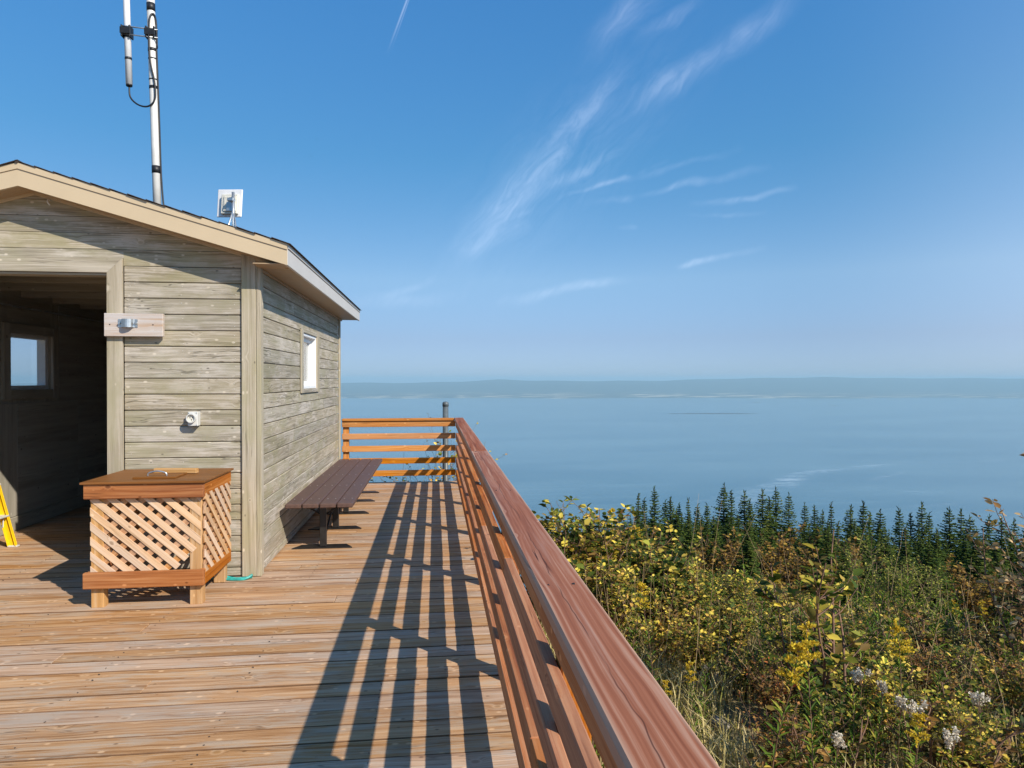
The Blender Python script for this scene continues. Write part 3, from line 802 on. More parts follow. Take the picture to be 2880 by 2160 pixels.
# roof
roof = link_empty('roof', shed, (PKX, 7.9, 2.65))
RM = axes((0, YE0, 0), (1, 0, 0), (0, -1, 0))
for sx in (1, -1):
    xe = EX if sx == 1 else EXL
    prism('rake_fascia', [(xe, ZE - .166), (PKX, ztop(PKX) - .172), (PKX, ztop(PKX) - .046), (xe, ZE - .046)], .022, 'fascia', roof, RM @ Matrix.Translation((0, 0, -.022)))
    prism('drip_edge', [(xe, ZE - .046), (PKX, ztop(PKX) - .046), (PKX, ztop(PKX)), (xe, ZE)], .030, 'fascia', roof, RM @ Matrix.Translation((0, 0, -.022)))
    prism('roof_deck', [(xe, ZE - .03), (PKX, ztop(PKX) - .03), (PKX, ztop(PKX) - .004), (xe, ZE - .004)], YE1 - YE0 - .03, 'soffit', roof, RM @ Matrix.Translation((0, 0, -(YE1 - YE0) + .005)))
    prism('back_fascia', [(xe, ZE - .166), (PKX, ztop(PKX) - .172), (PKX, ztop(PKX)), (xe, ZE)], .022, 'fascia', roof, RM @ Matrix.Translation((0, 0, -(YE1 - YE0) - .018)))
    L = math.hypot(EX - PKX, ztop(PKX) - ZE); nx, nz = SLOPE / math.hypot(1, SLOPE) * sx, 1 / math.hypot(1, SLOPE)
    dirv = Vector((-sx / math.hypot(1, SLOPE), 0, SLOPE / math.hypot(1, SLOPE)))
    nc = 15; step = (L + .03) / nc
    for k in range(nc):
        p = Vector((xe, 0, ZE)) + dirv * (-.022 + step * (k + .5)) + Vector((nx, 0, nz)) * .0065
        ya, yb = YE0 - .022 + rng.normal(0, .005), YE1 + .015
        o = board('shingle_course', (p.x, ya, p.z), (p.x, yb, p.z), step * 1.12, .006, 'shingle', roof, up=(nx - dirv.x * .05, 0, nz - dirv.z * .05), bev=.002)
tube('ridge_cap', [(PKX, YE0 - .02, ztop(PKX) + .004), (PKX, YE1 + .01, ztop(PKX) + .002)], .011, 'shingle', roof, 8)
bx('eave_fascia', (EX - .020, YE0 + .001, ZE - .166), (EX + .002, YE1, ZE - .040), 'gfascia', roof, .002)
bx('eave_fascia', (EXL - .002, YE0 + .001, ZE - .166), (EXL + .020, YE1, ZE - .040), 'gfascia', roof, .002)
bx('drip_edge', (EX - .018, YE0 + .001, ZE - .038), (EX + .010, YE1, ZE + .004), 'gfascia', roof, .002)
yy = YF - .20
while yy < YE1 - .03:
    bx('soffit_panel', (XW + .004, yy + .002, ZE - .158), (EX - .021, min(yy + .098, YE1 - .03), ZE - .148), 'soffit', roof, .003, long=0)
    yy += .1
bx('soffit_trim', (XW + .003, YF + .06, ZE - .178), (XW + .022, YE1 - .06, ZE - .159), 'soffit', roof, .002)
prism('eave_return', [(XW - .02, ZE - .16), (EX - .022, ZE - .16), (EX - .022, ZE - .045), (XW - .02, ZE + .04)], .015, 'soffit', roof, axes((0, YF - .003, 0), (1, 0, 0), (0, -1, 0)))
sv = Vector((1, 0, -SLOPE)).normalized()
for sx in (1, -1):
    q0, q1 = ((PKX, ztop(PKX) - .16), (EX - .03, ZE - .15)) if sx == 1 else ((EXL + .03, ZE - .15), (PKX, ztop(PKX) - .16))
    for k in range(3):
        ya = YE0 + .024 + k * .064
        board('gable_soffit_panel', (q0[0], ya + .031, q0[1]), (q1[0], ya + .031, q1[1]), .062, .008, 'soffit', roof, up=(0, 0, 1), bev=.003)
    board('gable_trim', (q0[0], YF - .011, q0[1] - .012), (q1[0], YF - .011, q1[1] - .012), .018, .022, 'fascia', roof, up=(0, 0, 1), bev=.002)

acc_ = ([], [])
def nail(p, ax, r_=.0032):
    V_, F_ = tube_arrays([Vector(p), Vector(p) + Vector(ax) * .0022], r_, 6)
    acc_[1].append(np.array([f for f in F_ if len(f) == 6][1:]) + 12 * len(acc_[0])); acc_[0].append(np.array(V_))
zz_ = G0
while zz_ < 2.3:
    for xx in (-2.40, -2.0, -1.60):
        for q in (.032, .095):
            if zz_ + q > .03 and rng.random() < .8: nail((xx + rng.normal(0, .006), YF - .0005, zz_ + q + rng.normal(0, .006)), (0, -1, 0))
    for yy in np.arange(5.75, 10.1, .41):
        for q in (.032, .095):
            if zz_ + q > .03 and not (WY0 - .02 < yy < WY1 + .02 and WZ0 - .03 < zz_ + q < WZ1 + .03): nail((XW + .0005 - .0005, yy + rng.normal(0, .006), zz_ + q), (1, 0, 0))
    zz_ += GP
M['nail'] = plain('pale_nail', (.62, .58, .52), rough=.5)
tag(link('nails', np_mesh('nails', [(np.concatenate(acc_[0]), np.concatenate(acc_[1]), 0)], ['nail']), shed), kind='stuff')

# things fixed to the front wall
sp = root('pipe_saddle_plank', (-2.34, YF - .03, 2.02), 'short pale pinkish plank with a galvanised pipe saddle screwed across the door trim', 'bracket')
bx('plank', (-2.563, YF - .062, 1.928), (-2.128, YF - .024, 2.108), 'plank', sp, .003)
V = []; F = []
prf = [(-.072, 0), (-.05, 0), (-.042, .004)] + [(-.04 + .0, .012)] + [(-.036 + .072 * t / 6, .03 + .014 * math.sin(math.pi * t / 6)) for t in range(7)] + [(.04, .012), (.042, .004), (.05, 0), (.072, 0)]
for i, (a, h) in enumerate(prf):
    for s_, th in ((-.032, 0), (.032, 0), (.032, .004), (-.032, .004)):
        V.append((-2.385 + a, YF - .0625 - h - th, 2.03 + s_))
    if i:
        for k in range(4): F.append(((i - 1) * 4 + k, (i - 1) * 4 + (k + 1) % 4, i * 4 + (k + 1) % 4, i * 4 + k))
F += [(0, 1, 2, 3), tuple(len(V) - 1 - k for k in range(4))]
me = bpy.data.meshes.new('saddle'); me.from_pydata(V, [], F); me.materials.append(M['galv']); link('saddle', me, sp)
for a in (-.06, .06):
    tube('bolt', [(-2.385 + a, YF - .064, 2.03), (-2.385 + a, YF - .082, 2.03)], .009, 'galv', sp, 6)
for a in (-2.52, -2.20):
    tube('screw', [(a, YF - .060, 2.02), (a, YF - .0635, 2.02)], .005, 'tape', sp, 8)
ob = root('outlet_box', (-1.90, YF, 1.28), 'small light grey socket box with a round open cover on the shed front', 'socket')
bx('box', (-1.942, YF - .065, 1.222), (-1.866, YF - .001, 1.335), 'lgrey', ob, .004)
V = []; F = []; n = 24
for i in range(n):
    a = 2 * math.pi * i / n
    for r_, dyy in ((.028, .0), (.036, .0), (.036, .022), (.030, .022), (.028, .004)):
        V.append((-1.912 + r_ * math.cos(a), YF - .0655 - dyy, 1.285 + r_ * math.sin(a)))
    for k in range(4): F.append((i * 5 + k, i * 5 + k + 1, ((i + 1) % n) * 5 + k + 1, ((i + 1) % n) * 5 + k))
me = bpy.data.meshes.new('socket_ring'); me.from_pydata(V, [], F); me.materials.append(M['lgrey']); link('socket_ring', me, ob)
tube('socket_face', [(-1.912, YF - .066, 1.285), (-1.912, YF - .070, 1.285)], .027, 'cream', ob, 20)
for a, b_ in ((-.01, .006), (.01, .006), (0, -.012)):
    bx('slot', (-1.912 + a - .0025, YF - .0715, 1.285 + b_ - .006), (-1.912 + a + .0025, YF - .0705, 1.285 + b_ + .006), 'tape', ob, 0)
for a in (-1.933, -1.876):
    for b_ in (1.231, 1.326): tube('screw', [(a, YF - .065, b_), (a, YF - .067, b_)], .004, 'galv', ob, 8)
ck = root('cup_hook', (-2.99, YF, 2.98), 'small white hook high on the shed gable', 'hook')
tube('hook', spline([(-2.985, YF - .002, 2.99), (-2.985, YF - .03, 2.985), (-2.978, YF - .04, 2.96), (-2.97, YF - .025, 2.945)], 5), .005, 'white', ck, 6)

# ------------------------------------------------------------------ antennas on the roof
MX0, MX1 = -2.795, -2.862
def mx(z): return MX0 + (MX1 - MX0) * (z - 3.0) / 2.45
YM = 7.2
ms = root('antenna_mast', (MX0, YM, ztop(MX0)), 'tall pale round metal mast with black tape bands rising from the shed roof', 'mast')
tube('pole', [(mx(z_), YM, z_) for z_ in (ztop(MX0) - .05, 4.0, 5.0, 7.2)], .0385, 'mast', ms, 20)
tube('roof_flange', [(mx(3.1), YM, ztop(MX0) - .02), (mx(3.1), YM, ztop(MX0) + .04)], [.09, .045], 'tape', ms, 16)
for z_, h in ((3.72, .075), (4.55, .03), (4.63, .012), (4.84, .012), (4.93, .03), (5.36, .08)):
    tube('tape_band', [(mx(z_ - h / 2), YM, z_ - h / 2), (mx(z_ + h / 2), YM, z_ + h / 2)], .0405, 'tape', ms, 20)
cab = spline([(mx(3.2) + .09, YM - .02, ztop(MX0) + .03), (mx(3.4) + .062, YM - .01, 3.4), (mx(3.7) + .046, YM, 3.72), (mx(4.2) + .046, YM, 4.2), (mx(4.6) + .046, YM - .005, 4.6), (mx(4.95) + .045, YM - .01, 4.95)], 6)
tube('cable', cab, .009, 'tape', ms, 8)
TX = -.232
wa = root('whip_antenna', (mx(4.55) + TX, YM, 4.55), 'white tube antenna clamped beside the top of the mast', 'antenna')
def tp(z_): return (mx(z_) + TX, YM, z_)
tube('tube', [tp(4.57), tp(5.3), tp(7.4)], .031, 'fibre', wa, 20)
tube('end_cap', [tp(4.555), tp(4.575)], .029, 'tape', wa, 20)
for z_ in (4.83, 5.05): tube('tape_band', [tp(z_ - .012), tp(z_ + .012)], .033, 'tape', wa, 20)
for z_ in (5.13, 5.05):
    p = tp(z_); tube('clamp_rod', [(p[0] - .04, YM - .04, z_ + .012), (mx(z_) + .075, YM - .04, z_ - .012)], .007, 'galv', wa, 8)
for xx in (mx(5.1) + TX, mx(5.1)):
    bx('clamp_jaw', (xx - .045, YM - .055, 5.035), (xx - .030, YM + .035, 5.15), 'black', wa)
    bx('clamp_jaw', (xx + .030, YM - .055, 5.035), (xx + .045, YM + .035, 5.15), 'black', wa)
    bx('clamp_plate', (xx - .05, YM - .062, 5.06), (xx + .05, YM - .056, 5.125), 'black', wa)
bot = tp(4.555)
cb = spline([bot, (bot[0] + .015, YM - .01, 4.44), (bot[0] + .10, YM - .03, 4.36), (bot[0] + .20, YM - .045, 4.345), (mx(4.45) + .03, YM - .05, 4.42), (mx(4.6) + .03, YM - .05, 4.60), (mx(4.8) - .005, YM - .05, 4.80),
             (mx(5.0) - .01, YM - .05, 5.0), (mx(5.2) + .0, YM - .055, 5.2), (mx(5.28) + .03, YM - .04, 5.28), (mx(5.2) + .048, YM - .01, 5.22), (mx(4.9) + .046, YM, 4.95)], 6)
tube('cable', cb, .0085, 'tape', wa, 8)
PX, PY = -2.27, 7.8
pb = ztop(PX)
pa = root('panel_antenna', (PX, PY, pb), 'small square white panel antenna on a steel tripod near the roof edge', 'antenna')
PR = axes((PX - .015, PY + .05, 3.565), (math.cos(R(-14)), math.sin(R(-14)), -.03), (math.sin(R(-14)), -math.cos(R(-14)), .05))
def pbox(name, cx, cy, cz, l, wd, t, m, bev=.004): return link(name, box_mesh(l, wd, t, m, bev), pa, PR @ Matrix.Translation((cx, cy, cz)))
pbox('panel', 0, 0, 0, .295, .315, .018, 'fibre', .008)
pbox('housing', .02, -.02, .028, .20, .225, .038, 'cream', .008)
pbox('housing_cover', .03, -.02, .053, .15, .17, .012, 'cream', .005)
for k in range(5): pbox('rib', -.02 + k * .026, -.02, .0605, .006, .16, .003, 'cream', .001)
pbox('mount_plate', .035, -.055, .066, .07, .10, .010, 'galv', .002)
pbox('clamp', .075, .01, .10, .07, .035, .05, 'galv', .003)
pcx, pcy = PX + .055, PY - .07
tube('pole', [(pcx, pcy, ztop(pcx) - .01), (pcx, pcy, 3.66)], .016, 'galv', pa, 12)
for a, b_ in ((-.12, -.05), (.10, -.08), (.02, .16)):
    tube('tripod_leg', [(pcx, pcy, 3.47), (pcx + a, pcy + b_, ztop(pcx + a) - .005)], .009, 'galv', pa, 8)

# ------------------------------------------------------------------ bench
BX0, BX1, BY0, BY1, BZ = -1.355, -.750, 6.26, 9.74, .46
be = root('bench', (-1.05, 8.0, 0), 'long dark brown bench of four planks on black steel pedestals along the shed wall', 'bench')
pwid = (BX1 - BX0 - .03) / 4
ped = [6.52, 7.33, 8.15, 8.95, 9.62]
for k in range(4):
    a = BX0 + k * (pwid + .01)
    pk_ = bx('plank', (a, BY0, BZ - .042), (a + pwid, BY1, BZ), 'bench', be, .008)
    for yy in ped:
        for s_ in (.25, .75):
            tube('screw', [(a + pwid * s_, yy, BZ - .001), (a + pwid * s_, yy, BZ + .0015)], .006, 'galv', pk_, 8, False)
for yy in ped:
    pd = link_empty('pedestal', be, (-1.05, yy, 0))
    bx('top_plate', (BX0 + .05, yy - .03, BZ - .050), (BX1 - .05, yy + .03, BZ - .0425), 'black', pd, .002)
    bx('column', (-1.085, yy - .03, .012), (-1.025, yy + .03, BZ - .0505), 'black', pd, .004)
    q = [(BX0 + .02, -.06), (BX1 - .03, -.06), (BX1 - .10, .075), (BX0 + .09, .075)]
    prism('base_plate', q, .010, 'black', pd, Matrix.Translation((0, yy, .001)))
    tube('gusset', [(-1.055, yy, .30), (BX1 - .12, yy, BZ - .052)], .008, 'black', pd, 6)
    tube('gusset', [(-1.055, yy, .30), (BX0 + .12, yy, BZ - .052)], .008, 'black', pd, 6)
for a, b_ in zip(ped[:-1], ped[1:]):
    tube('brace', [(-1.05, a, .06), (-1.05, b_, BZ - .07)], .009, 'black', be, 6)

# ------------------------------------------------------------------ lattice bin
bn = root('lattice_bin', (-1.97, 5.25, 0), 'square wooden bin with diagonal lattice sides, brown lid and reddish rails beside the doorway', 'bin')
NX0, NX1, NY0, NY1 = -2.40, -1.615, 4.95, 5.56
for x, yy in ((-2.335, 4.99), (-1.68, 4.99), (-1.68, 5.50), (-2.335, 5.50)):
    bx('leg', (x - .042, yy - .035, .001), (x + .042, yy + .035, .80), 'binleg', bn, .004)
LB0, LB1, UB0, UB1 = .145, .275, .765, .868
bx('lower_rail', (NX0 - .012, NY0 - .038, LB0), (NX1, NY0 - .001, LB1 - .02), 'bin', bn, .004)
bx('lower_rail', (NX1 - .036, NY0, LB0), (NX1, NY1, LB1 - .02), 'bin', bn, .004)
bx('lower_rail', (NX0, NY0, LB0), (NX0 + .036, NY1, LB1 - .02), 'bin', bn, .004)
bx('upper_rail', (NX0 - .005, NY0 - .038, UB0), (NX1, NY0 - .001, UB1), 'bin', bn, .004)
bx('upper_rail', (NX1 - .036, NY0, UB0), (NX1, NY1, UB1), 'bin', bn, .004)
bx('upper_rail', (NX0, NY0, UB0), (NX0 + .036, NY1, UB1), 'bin', bn, .004)
lid = bx('lid', (NX0 - .02, NY0 - .055, UB1 + .001), (NX1 + .015, NY1 + .02, UB1 + .016), 'lid', bn, .002)
lt = bx('hatch', (-2.13, 5.02, UB1 + .017), (-1.84, 5.25, UB1 + .030), 'lid', bn, .002)
board('batten', (-2.10, 5.33, UB1 + .036), (-1.78, 5.29, UB1 + .036), .045, .036, 'binleg', bn, bev=.003)
tube('handle', spline([(-2.05, 5.08, UB1 + .031), (-2.04, 5.08, UB1 + .052), (-1.985, 5.08, UB1 + .064), (-1.93, 5.08, UB1 + .052), (-1.92, 5.08, UB1 + .031)], 6), .006, 'galv', lt, 8)
def lattice(face, x0, x1, z0, z1, MW, sub_m, back_m, pitch=.103, sl=.87, wd=.058, corner=None):
    ang_ = math.atan(sl)
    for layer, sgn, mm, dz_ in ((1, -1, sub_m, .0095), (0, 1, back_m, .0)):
        k = z0 - sl * (x1 - x0) - .1
        while k < z1 + sl * (x1 - x0) + .1:
            jit = float(rng.normal(0, .002))
            if sgn < 0: base = lambda x: k + jit + sl * (x1 - x)
            else: base = lambda x: k + jit + sl * (x - x0)
            poly = [(x0, z0), (x1, z0), (x1, z1), (x0, z1)]
            lo_ = lambda p: p[1] - base(p[0]); hi_ = lambda p: base(p[0]) + wd - p[1]
            poly = clip(clip(poly, lo_), hi_) if poly else poly
            if corner and len(poly) > 2:
                cx_, cz_ = corner; poly = clip(poly, lambda p: (p[1] - z0) / cz_ + (x1 - p[0]) / cx_ - 1 + .02 * math.sin(k * 90))
            if len(poly) > 2 and abs(area2(poly)) > .0006:
                prism('lattice_strip', poly, .009, mm, face, MW @ Matrix.Translation((0, 0, dz_)), sgn * ang_)
            k += pitch
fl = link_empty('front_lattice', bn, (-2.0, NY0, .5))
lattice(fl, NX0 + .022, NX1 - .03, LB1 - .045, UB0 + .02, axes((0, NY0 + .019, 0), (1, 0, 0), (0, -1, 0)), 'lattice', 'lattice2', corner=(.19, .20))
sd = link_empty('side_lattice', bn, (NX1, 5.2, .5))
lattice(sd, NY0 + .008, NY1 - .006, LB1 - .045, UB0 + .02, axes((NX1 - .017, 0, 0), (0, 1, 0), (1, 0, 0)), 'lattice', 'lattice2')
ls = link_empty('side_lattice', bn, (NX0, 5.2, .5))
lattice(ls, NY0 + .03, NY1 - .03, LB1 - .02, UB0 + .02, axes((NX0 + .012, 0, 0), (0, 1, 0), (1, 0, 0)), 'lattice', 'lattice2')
# hose end
hs_ = root('garden_hose', (-1.6, 5.55, 0), 'turquoise garden hose poking out from behind the lattice bin by the shed corner', 'hose')
tube('hose', spline([(-1.95, 5.575, .05), (-1.80, 5.57, .045), (-1.68, 5.55, .030), (-1.60, 5.535, .014), (-1.53, 5.53, .012), (-1.455, 5.56, .012)], 8), .0105, 'hose', hs_, 12)
tube('hose', spline([(-1.95, 5.55, .035), (-1.80, 5.545, .025), (-1.68, 5.525, .014), (-1.58, 5.505, .012), (-1.50, 5.51, .012), (-1.45, 5.545, .033)], 8), .0105, 'hose', hs_, 12)

# ------------------------------------------------------------------ yellow step ladder inside the doorway
ld = root('step_ladder', (-4.1, 6.65, 0), 'yellow step ladder with grey treads standing just inside the doorway', 'ladder')
LN = -.235
def lr(z_, yy, x0=-3.985): return (x0 + LN * z_, yy, z_)
for yy, nm in ((6.87, 1), (6.40, -1)):
    ins = (1 - 1) 
    f_ = board('side_rail', lr(.012, yy), lr(1.55, yy - nm * .05), .075, .008, 'yellow', ld, up=(0, 1, 0), bev=.002)
    for s_ in (-.034, .034):
        board('rail_flange', lr(.012, yy - nm * .014, -3.985 + s_), lr(1.55, yy - nm * .064, -3.985 + s_), .028, .006, 'yellow', f_, up=(1, 0, .2), bev=.002)
    bx('foot', (-4.03, yy - .022, .001), (-3.94, yy + .022, .016), 'lgrey', ld, .003)
    board('rear_leg', (-4.25, yy, .012) if False else (-4.33, yy - nm * .04, .012), (-4.345 + .0, yy - nm * .06, 1.5), .05, .03, 'yellow', ld, up=(0, 1, 0), bev=.003)
for z_ in (.30, .60, .90, 1.20):
    a = lr(z_, 6.862); b_ = lr(z_, 6.408)
    tr_ = board('tread', a, b_, .085, .018, 'lgrey', ld, bev=.004)
    for yy in (6.84, 6.43):
        board('tread_brace', (a[0], yy, z_ - .01), (lr(z_ - .10, yy)[0] - .0, yy - (.05 if yy > 6.6 else -.05), z_ - .10), .02, .006, 'lgrey', tr_, up=(0, 1, 1), bev=.001)

# ------------------------------------------------------------------ plants: mesh makers
def unit(a): return a / np.maximum(np.linalg.norm(a, axis=-1, keepdims=True), 1e-9)


def leaf_arrays(Pt, D, N, L, Wd, fold=.25, curl=.25):
    """folded oval leaves: base Pt, direction D, normal N, length L, width Wd"""
    n = len(Pt); D = unit(D); S = unit(np.cross(D, N)); N = np.cross(S, D)
    L = np.broadcast_to(L, n)[:, None]; Wd = np.broadcast_to(Wd, n)[:, None]
    tpl = [(0, 0, 0), (.28, .5, fold * .5), (.68, .40, fold * .3 - curl * .3), (1, 0, -curl), (.68, -.40, fold * .3 - curl * .3), (.28, -.5, fold * .5)]
    V = np.stack([Pt + D * L * a + S * Wd * b_ + N * Wd * c_ for a, b_, c_ in tpl], 1).reshape(-1, 3)
    i = np.arange(n)[:, None] * 6
    return V, np.concatenate([i + np.array([[0, 1, 2, 3]]), i + np.array([[0, 3, 4, 5]])])


def quad_arrays(Pt, D, N, L, Wd):
    n = len(Pt); D = unit(D); S = unit(np.cross(D, N)); L = np.broadcast_to(L, n)[:, None]; Wd = np.broadcast_to(Wd, n)[:, None]
    V = np.stack([Pt - S * Wd * .35, Pt + S * Wd * .35, Pt + D * L * .6 + S * Wd * .5, Pt + D * L, Pt + D * L * .6 - S * Wd * .5], 1).reshape(-1, 3)
    i = np.arange(n)[:, None] * 5
    return V, i + np.array([[0, 1, 2, 3, 4]])


def add_tube(acc, pts, r0, r1, k=4):
    V, F = tube_arrays(pts, list(np.linspace(r0, r1, len(pts))), k, cap=False)
    acc[1].append(np.array(F) + sum(len(v) for v in acc[0])); acc[0].append(np.array(V))


def fin(acc): return (np.concatenate(acc[0]), np.concatenate(acc[1]))


def grow(r_, p, d, length, n=6, wob=.18, up=.12):
    pts = [np.array(p, float)]; d = np.array(d, float); d /= np.linalg.norm(d)
    for _ in range(n):
        d = d + r_.normal(0, wob, 3) + np.array([0, 0, up]); d /= np.linalg.norm(d)
        pts.append(pts[-1] + d * length / n)
    return np.array(pts)


def gen_shrub(seed, h, spread, nst, nleaf, ll, lw, upright=.5, bare=.25, sub=5, wob=.16, r0=.008, flat=.6):
    r_ = np.random.default_rng(seed); acc = ([], []); segs = []
    for s_ in range(nst):
        a = r_.uniform(0, 2 * np.pi); tilt = r_.uniform(.05, 1) * spread / max(h, .1)
        L = h * r_.uniform(.65, 1.05)
        st = grow(r_, (r_.normal(0, .06), r_.normal(0, .06), -.06), (np.cos(a) * tilt, np.sin(a) * tilt, 1), L * 1.05, 7, wob, .10 * upright)
        add_tube(acc, st, r0, r0 * .3); segs.append((st, 1.0))
        for b_ in range(sub):
            t = r_.uniform(.25, .95); i = t * 6.999; k = int(i); p = st[k] + (st[k + 1] - st[k]) * (i - k)
            a2 = r_.uniform(0, 2 * np.pi); bd = np.array([np.cos(a2), np.sin(a2), r_.uniform(.1, 1.0)])
            br = grow(r_, p, bd, L * r_.uniform(.16, .42) * (1.15 - .5 * t), 4, wob, .15)
            add_tube(acc, br, r0 * .45, r0 * .2, 3); segs.append((br, .6))
    wt = np.array([len(s_[0]) * 1.0 for s_ in segs]); wt /= wt.sum()
    idx = r_.choice(len(segs), nleaf, p=wt); Pt = np.zeros((nleaf, 3)); T = np.zeros((nleaf, 3))
    for j, k in enumerate(idx):
        st, f_ = segs[k]; lo_ = bare if f_ == 1.0 else .1
        t = (lo_ + (1 - lo_) * r_.random() ** .8) * (len(st) - 1.001); i = int(t)
        Pt[j] = st[i] + (st[i + 1] - st[i]) * (t - i); T[j] = st[i + 1] - st[i]
    T = unit(T); az = r_.uniform(0, 2 * np.pi, nleaf)
    D = T * .55 + np.stack([np.cos(az), np.sin(az), r_.uniform(-.35, .5, nleaf)], 1)
    N = np.stack([r_.normal(0, flat, nleaf), r_.normal(0, flat, nleaf), np.ones(nleaf)], 1)
    sz = r_.uniform(.55, 1.2, nleaf)
    Pt = Pt + unit(D) * .008
    LV = leaf_arrays(Pt, D, N, ll * sz, lw * sz * r_.uniform(.8, 1.15, nleaf))
    return fin(acc), LV


def gen_forb(seed, h, nl, ll, lw, plume=0, fluff=0):
    """upright stem with many narrow leaves; yellow plume or white clusters on top"""
    r_ = np.random.default_rng(seed); acc = ([], [])
    st = grow(r_, (0, 0, -.04), (r_.normal(0, .12), r_.normal(0, .12), 1), h, 8, .06, .05)
    add_tube(acc, st, .0035, .0018, 4)
    t = np.sort(r_.uniform(.12, .93 if plume or fluff else 1.0, nl)) * 7.999; i = t.astype(int)
    Pt = st[i] + (st[i + 1] - st[i]) * (t - i)[:, None]
    az = np.arange(nl) * 2.4 + r_.normal(0, .3, nl)
    D = np.stack([np.cos(az), np.sin(az), .35 + .9 * t / 8 + r_.normal(0, .2, nl)], 1)
    N = np.stack([-np.cos(az) * .6, -np.sin(az) * .6, np.ones(nl)], 1) + r_.normal(0, .2, (nl, 3))
    sz = (1.15 - .55 * t / 8) * r_.uniform(.8, 1.2, nl)
    LV = leaf_arrays(Pt, D, N, ll * sz, lw * sz, .3, .9)
    PV = None
    if plume:
        n = 22; pts, dirs = [], []
        for k in range(n):
            tt = r_.uniform(.80, 1.0) * 7.999; ii_ = int(tt); p = st[ii_] + (st[ii_ + 1] - st[ii_]) * (tt - ii_)
            a = r_.uniform(0, 2 * np.pi); ln = .060 * (1.12 - tt / 8) * 3.0 * plume + .010
            q = np.linspace(.1, 1, 26)[:, None]
            cur = p + np.array([np.cos(a), np.sin(a), 0]) * q * ln + np.array([0, 0, 1]) * (q * .8 - q * q * .55) * ln
            pts.append(cur + r_.normal(0, .0035, cur.shape)); dirs.append(np.tile(np.array([np.cos(a) * .4, np.sin(a) * .4, .8]), (26, 1)))
        pts = np.concatenate(pts); dirs = np.concatenate(dirs) + r_.normal(0, .5, (len(pts), 3))
        PV = quad_arrays(pts, dirs, r_.normal(0, 1, (len(pts), 3)), .013 * r_.uniform(.6, 1.3, len(pts)), .009)
    if fluff:
        pts = []
        for k in range(8):
            a = r_.uniform(0, 2 * np.pi); rr = r_.uniform(.0, .050) * fluff
            c_ = st[-1] + np.array([np.cos(a) * rr, np.sin(a) * rr, r_.uniform(-.02, .03)])
            add_tube(acc, np.array([st[-2], c_]), .0015, .0012, 3)
            pts.append(c_ + r_.normal(0, .0075, (38, 3)))
        pts = np.concatenate(pts); D = r_.normal(0, 1, (len(pts), 3)) + np.array([0, 0, .8])
        PV = quad_arrays(pts, D, r_.normal(0, 1, (len(pts), 3)), .011, .009)
    return fin(acc), LV, PV


def gen_spruce(seed, h, rr, thin=1.0):
    r_ = np.random.default_rng(seed); acc = ([], [])
    nseg = 8; st = np.stack([r_.normal(0, .02, nseg + 1).cumsum() * .4, r_.normal(0, .02, nseg + 1).cumsum() * .4, np.linspace(-.4, h, nseg + 1)], 1)
    add_tube(acc, st, h * .013, h * .0025, 6)
    Ps, Ds, Ns, Ls, Ws = [], [], [], [], []
    z = h * .06
    lop = r_.uniform(0, 2 * np.pi)
    while z < h * .985:
        f = z / h; br_len = rr * (.75 * (1 - f) + .25 * (1 - f) ** .6) * r_.uniform(.8, 1.1) + .05
        nb = int(r_.integers(6, 9)) if f < .85 else 5
        a0 = r_.uniform(0, 2 * np.pi)
        for k in range(nb):
            if r_.random() < .10 * thin: continue
            a = a0 + 2 * np.pi * k / nb + r_.normal(0, .2)
            L = br_len * r_.uniform(.65, 1.12) * (1 + .14 * math.cos(a - lop))
            n = max(4, int(L / .11)); q = np.linspace(.12, 1, n)
            out = np.array([math.cos(a), math.sin(a)])
            dz_ = (.25 * f + .02) * L * q - (.42 * (1 - f) + .06) * L * q ** 1.5 + .10 * L * q ** 3
            i = np.clip((z + .4) / (h + .4) * nseg, 0, nseg - .01)
            c0 = st[int(i)] + (st[int(i) + 1] - st[int(i)]) * (i - int(i))
            base = np.stack([c0[0] + out[0] * q * L, c0[1] + out[1] * q * L, z + dz_], 1)
            w_ = (.30 * L * (1.1 - q) + .07)
            for sd_ in (-1, 1, 0):
                dr = np.stack([out[0] * np.ones(n) - out[1] * sd_ * 1.1, out[1] * np.ones(n) + out[0] * sd_ * 1.1, np.full(n, -.18) + r_.normal(0, .18, n)], 1)
                Ps.append(base + r_.normal(0, .015, (n, 3))); Ds.append(dr); Ns.append(np.stack([r_.normal(0, .35, n), r_.normal(0, .35, n), np.ones(n)], 1))
                Ls.append(np.clip(w_, .07, .5) * r_.uniform(.7, 1.25, n) if sd_ else np.full(n, .08 + .10 * (1 - f))); Ws.append(np.full(n, .15 * (.62 + .5 * (1 - f) ** .6)) * r_.uniform(.7, 1.3, n))
        z += h * (.024 if f < .6 else .019) * r_.uniform(.8, 1.2)
    n = 10
    Ps.append(np.tile([st[-1][0], st[-1][1], h * .975], (n, 1)) + r_.normal(0, .02, (n, 3)) + np.linspace(-.1, .22, n)[:, None] * np.array([0, 0, 1])); Ds.append(np.stack([r_.normal(0, .5, n), r_.normal(0, .5, n), np.ones(n)], 1))
    Ns.append(r_.normal(0, 1, (n, 3))); Ls.append(np.full(n, .22)); Ws.append(np.full(n, .05))
    return fin(acc), quad_arrays(np.concatenate(Ps), np.concatenate(Ds), np.concatenate(Ns), np.concatenate(Ls), np.concatenate(Ws))


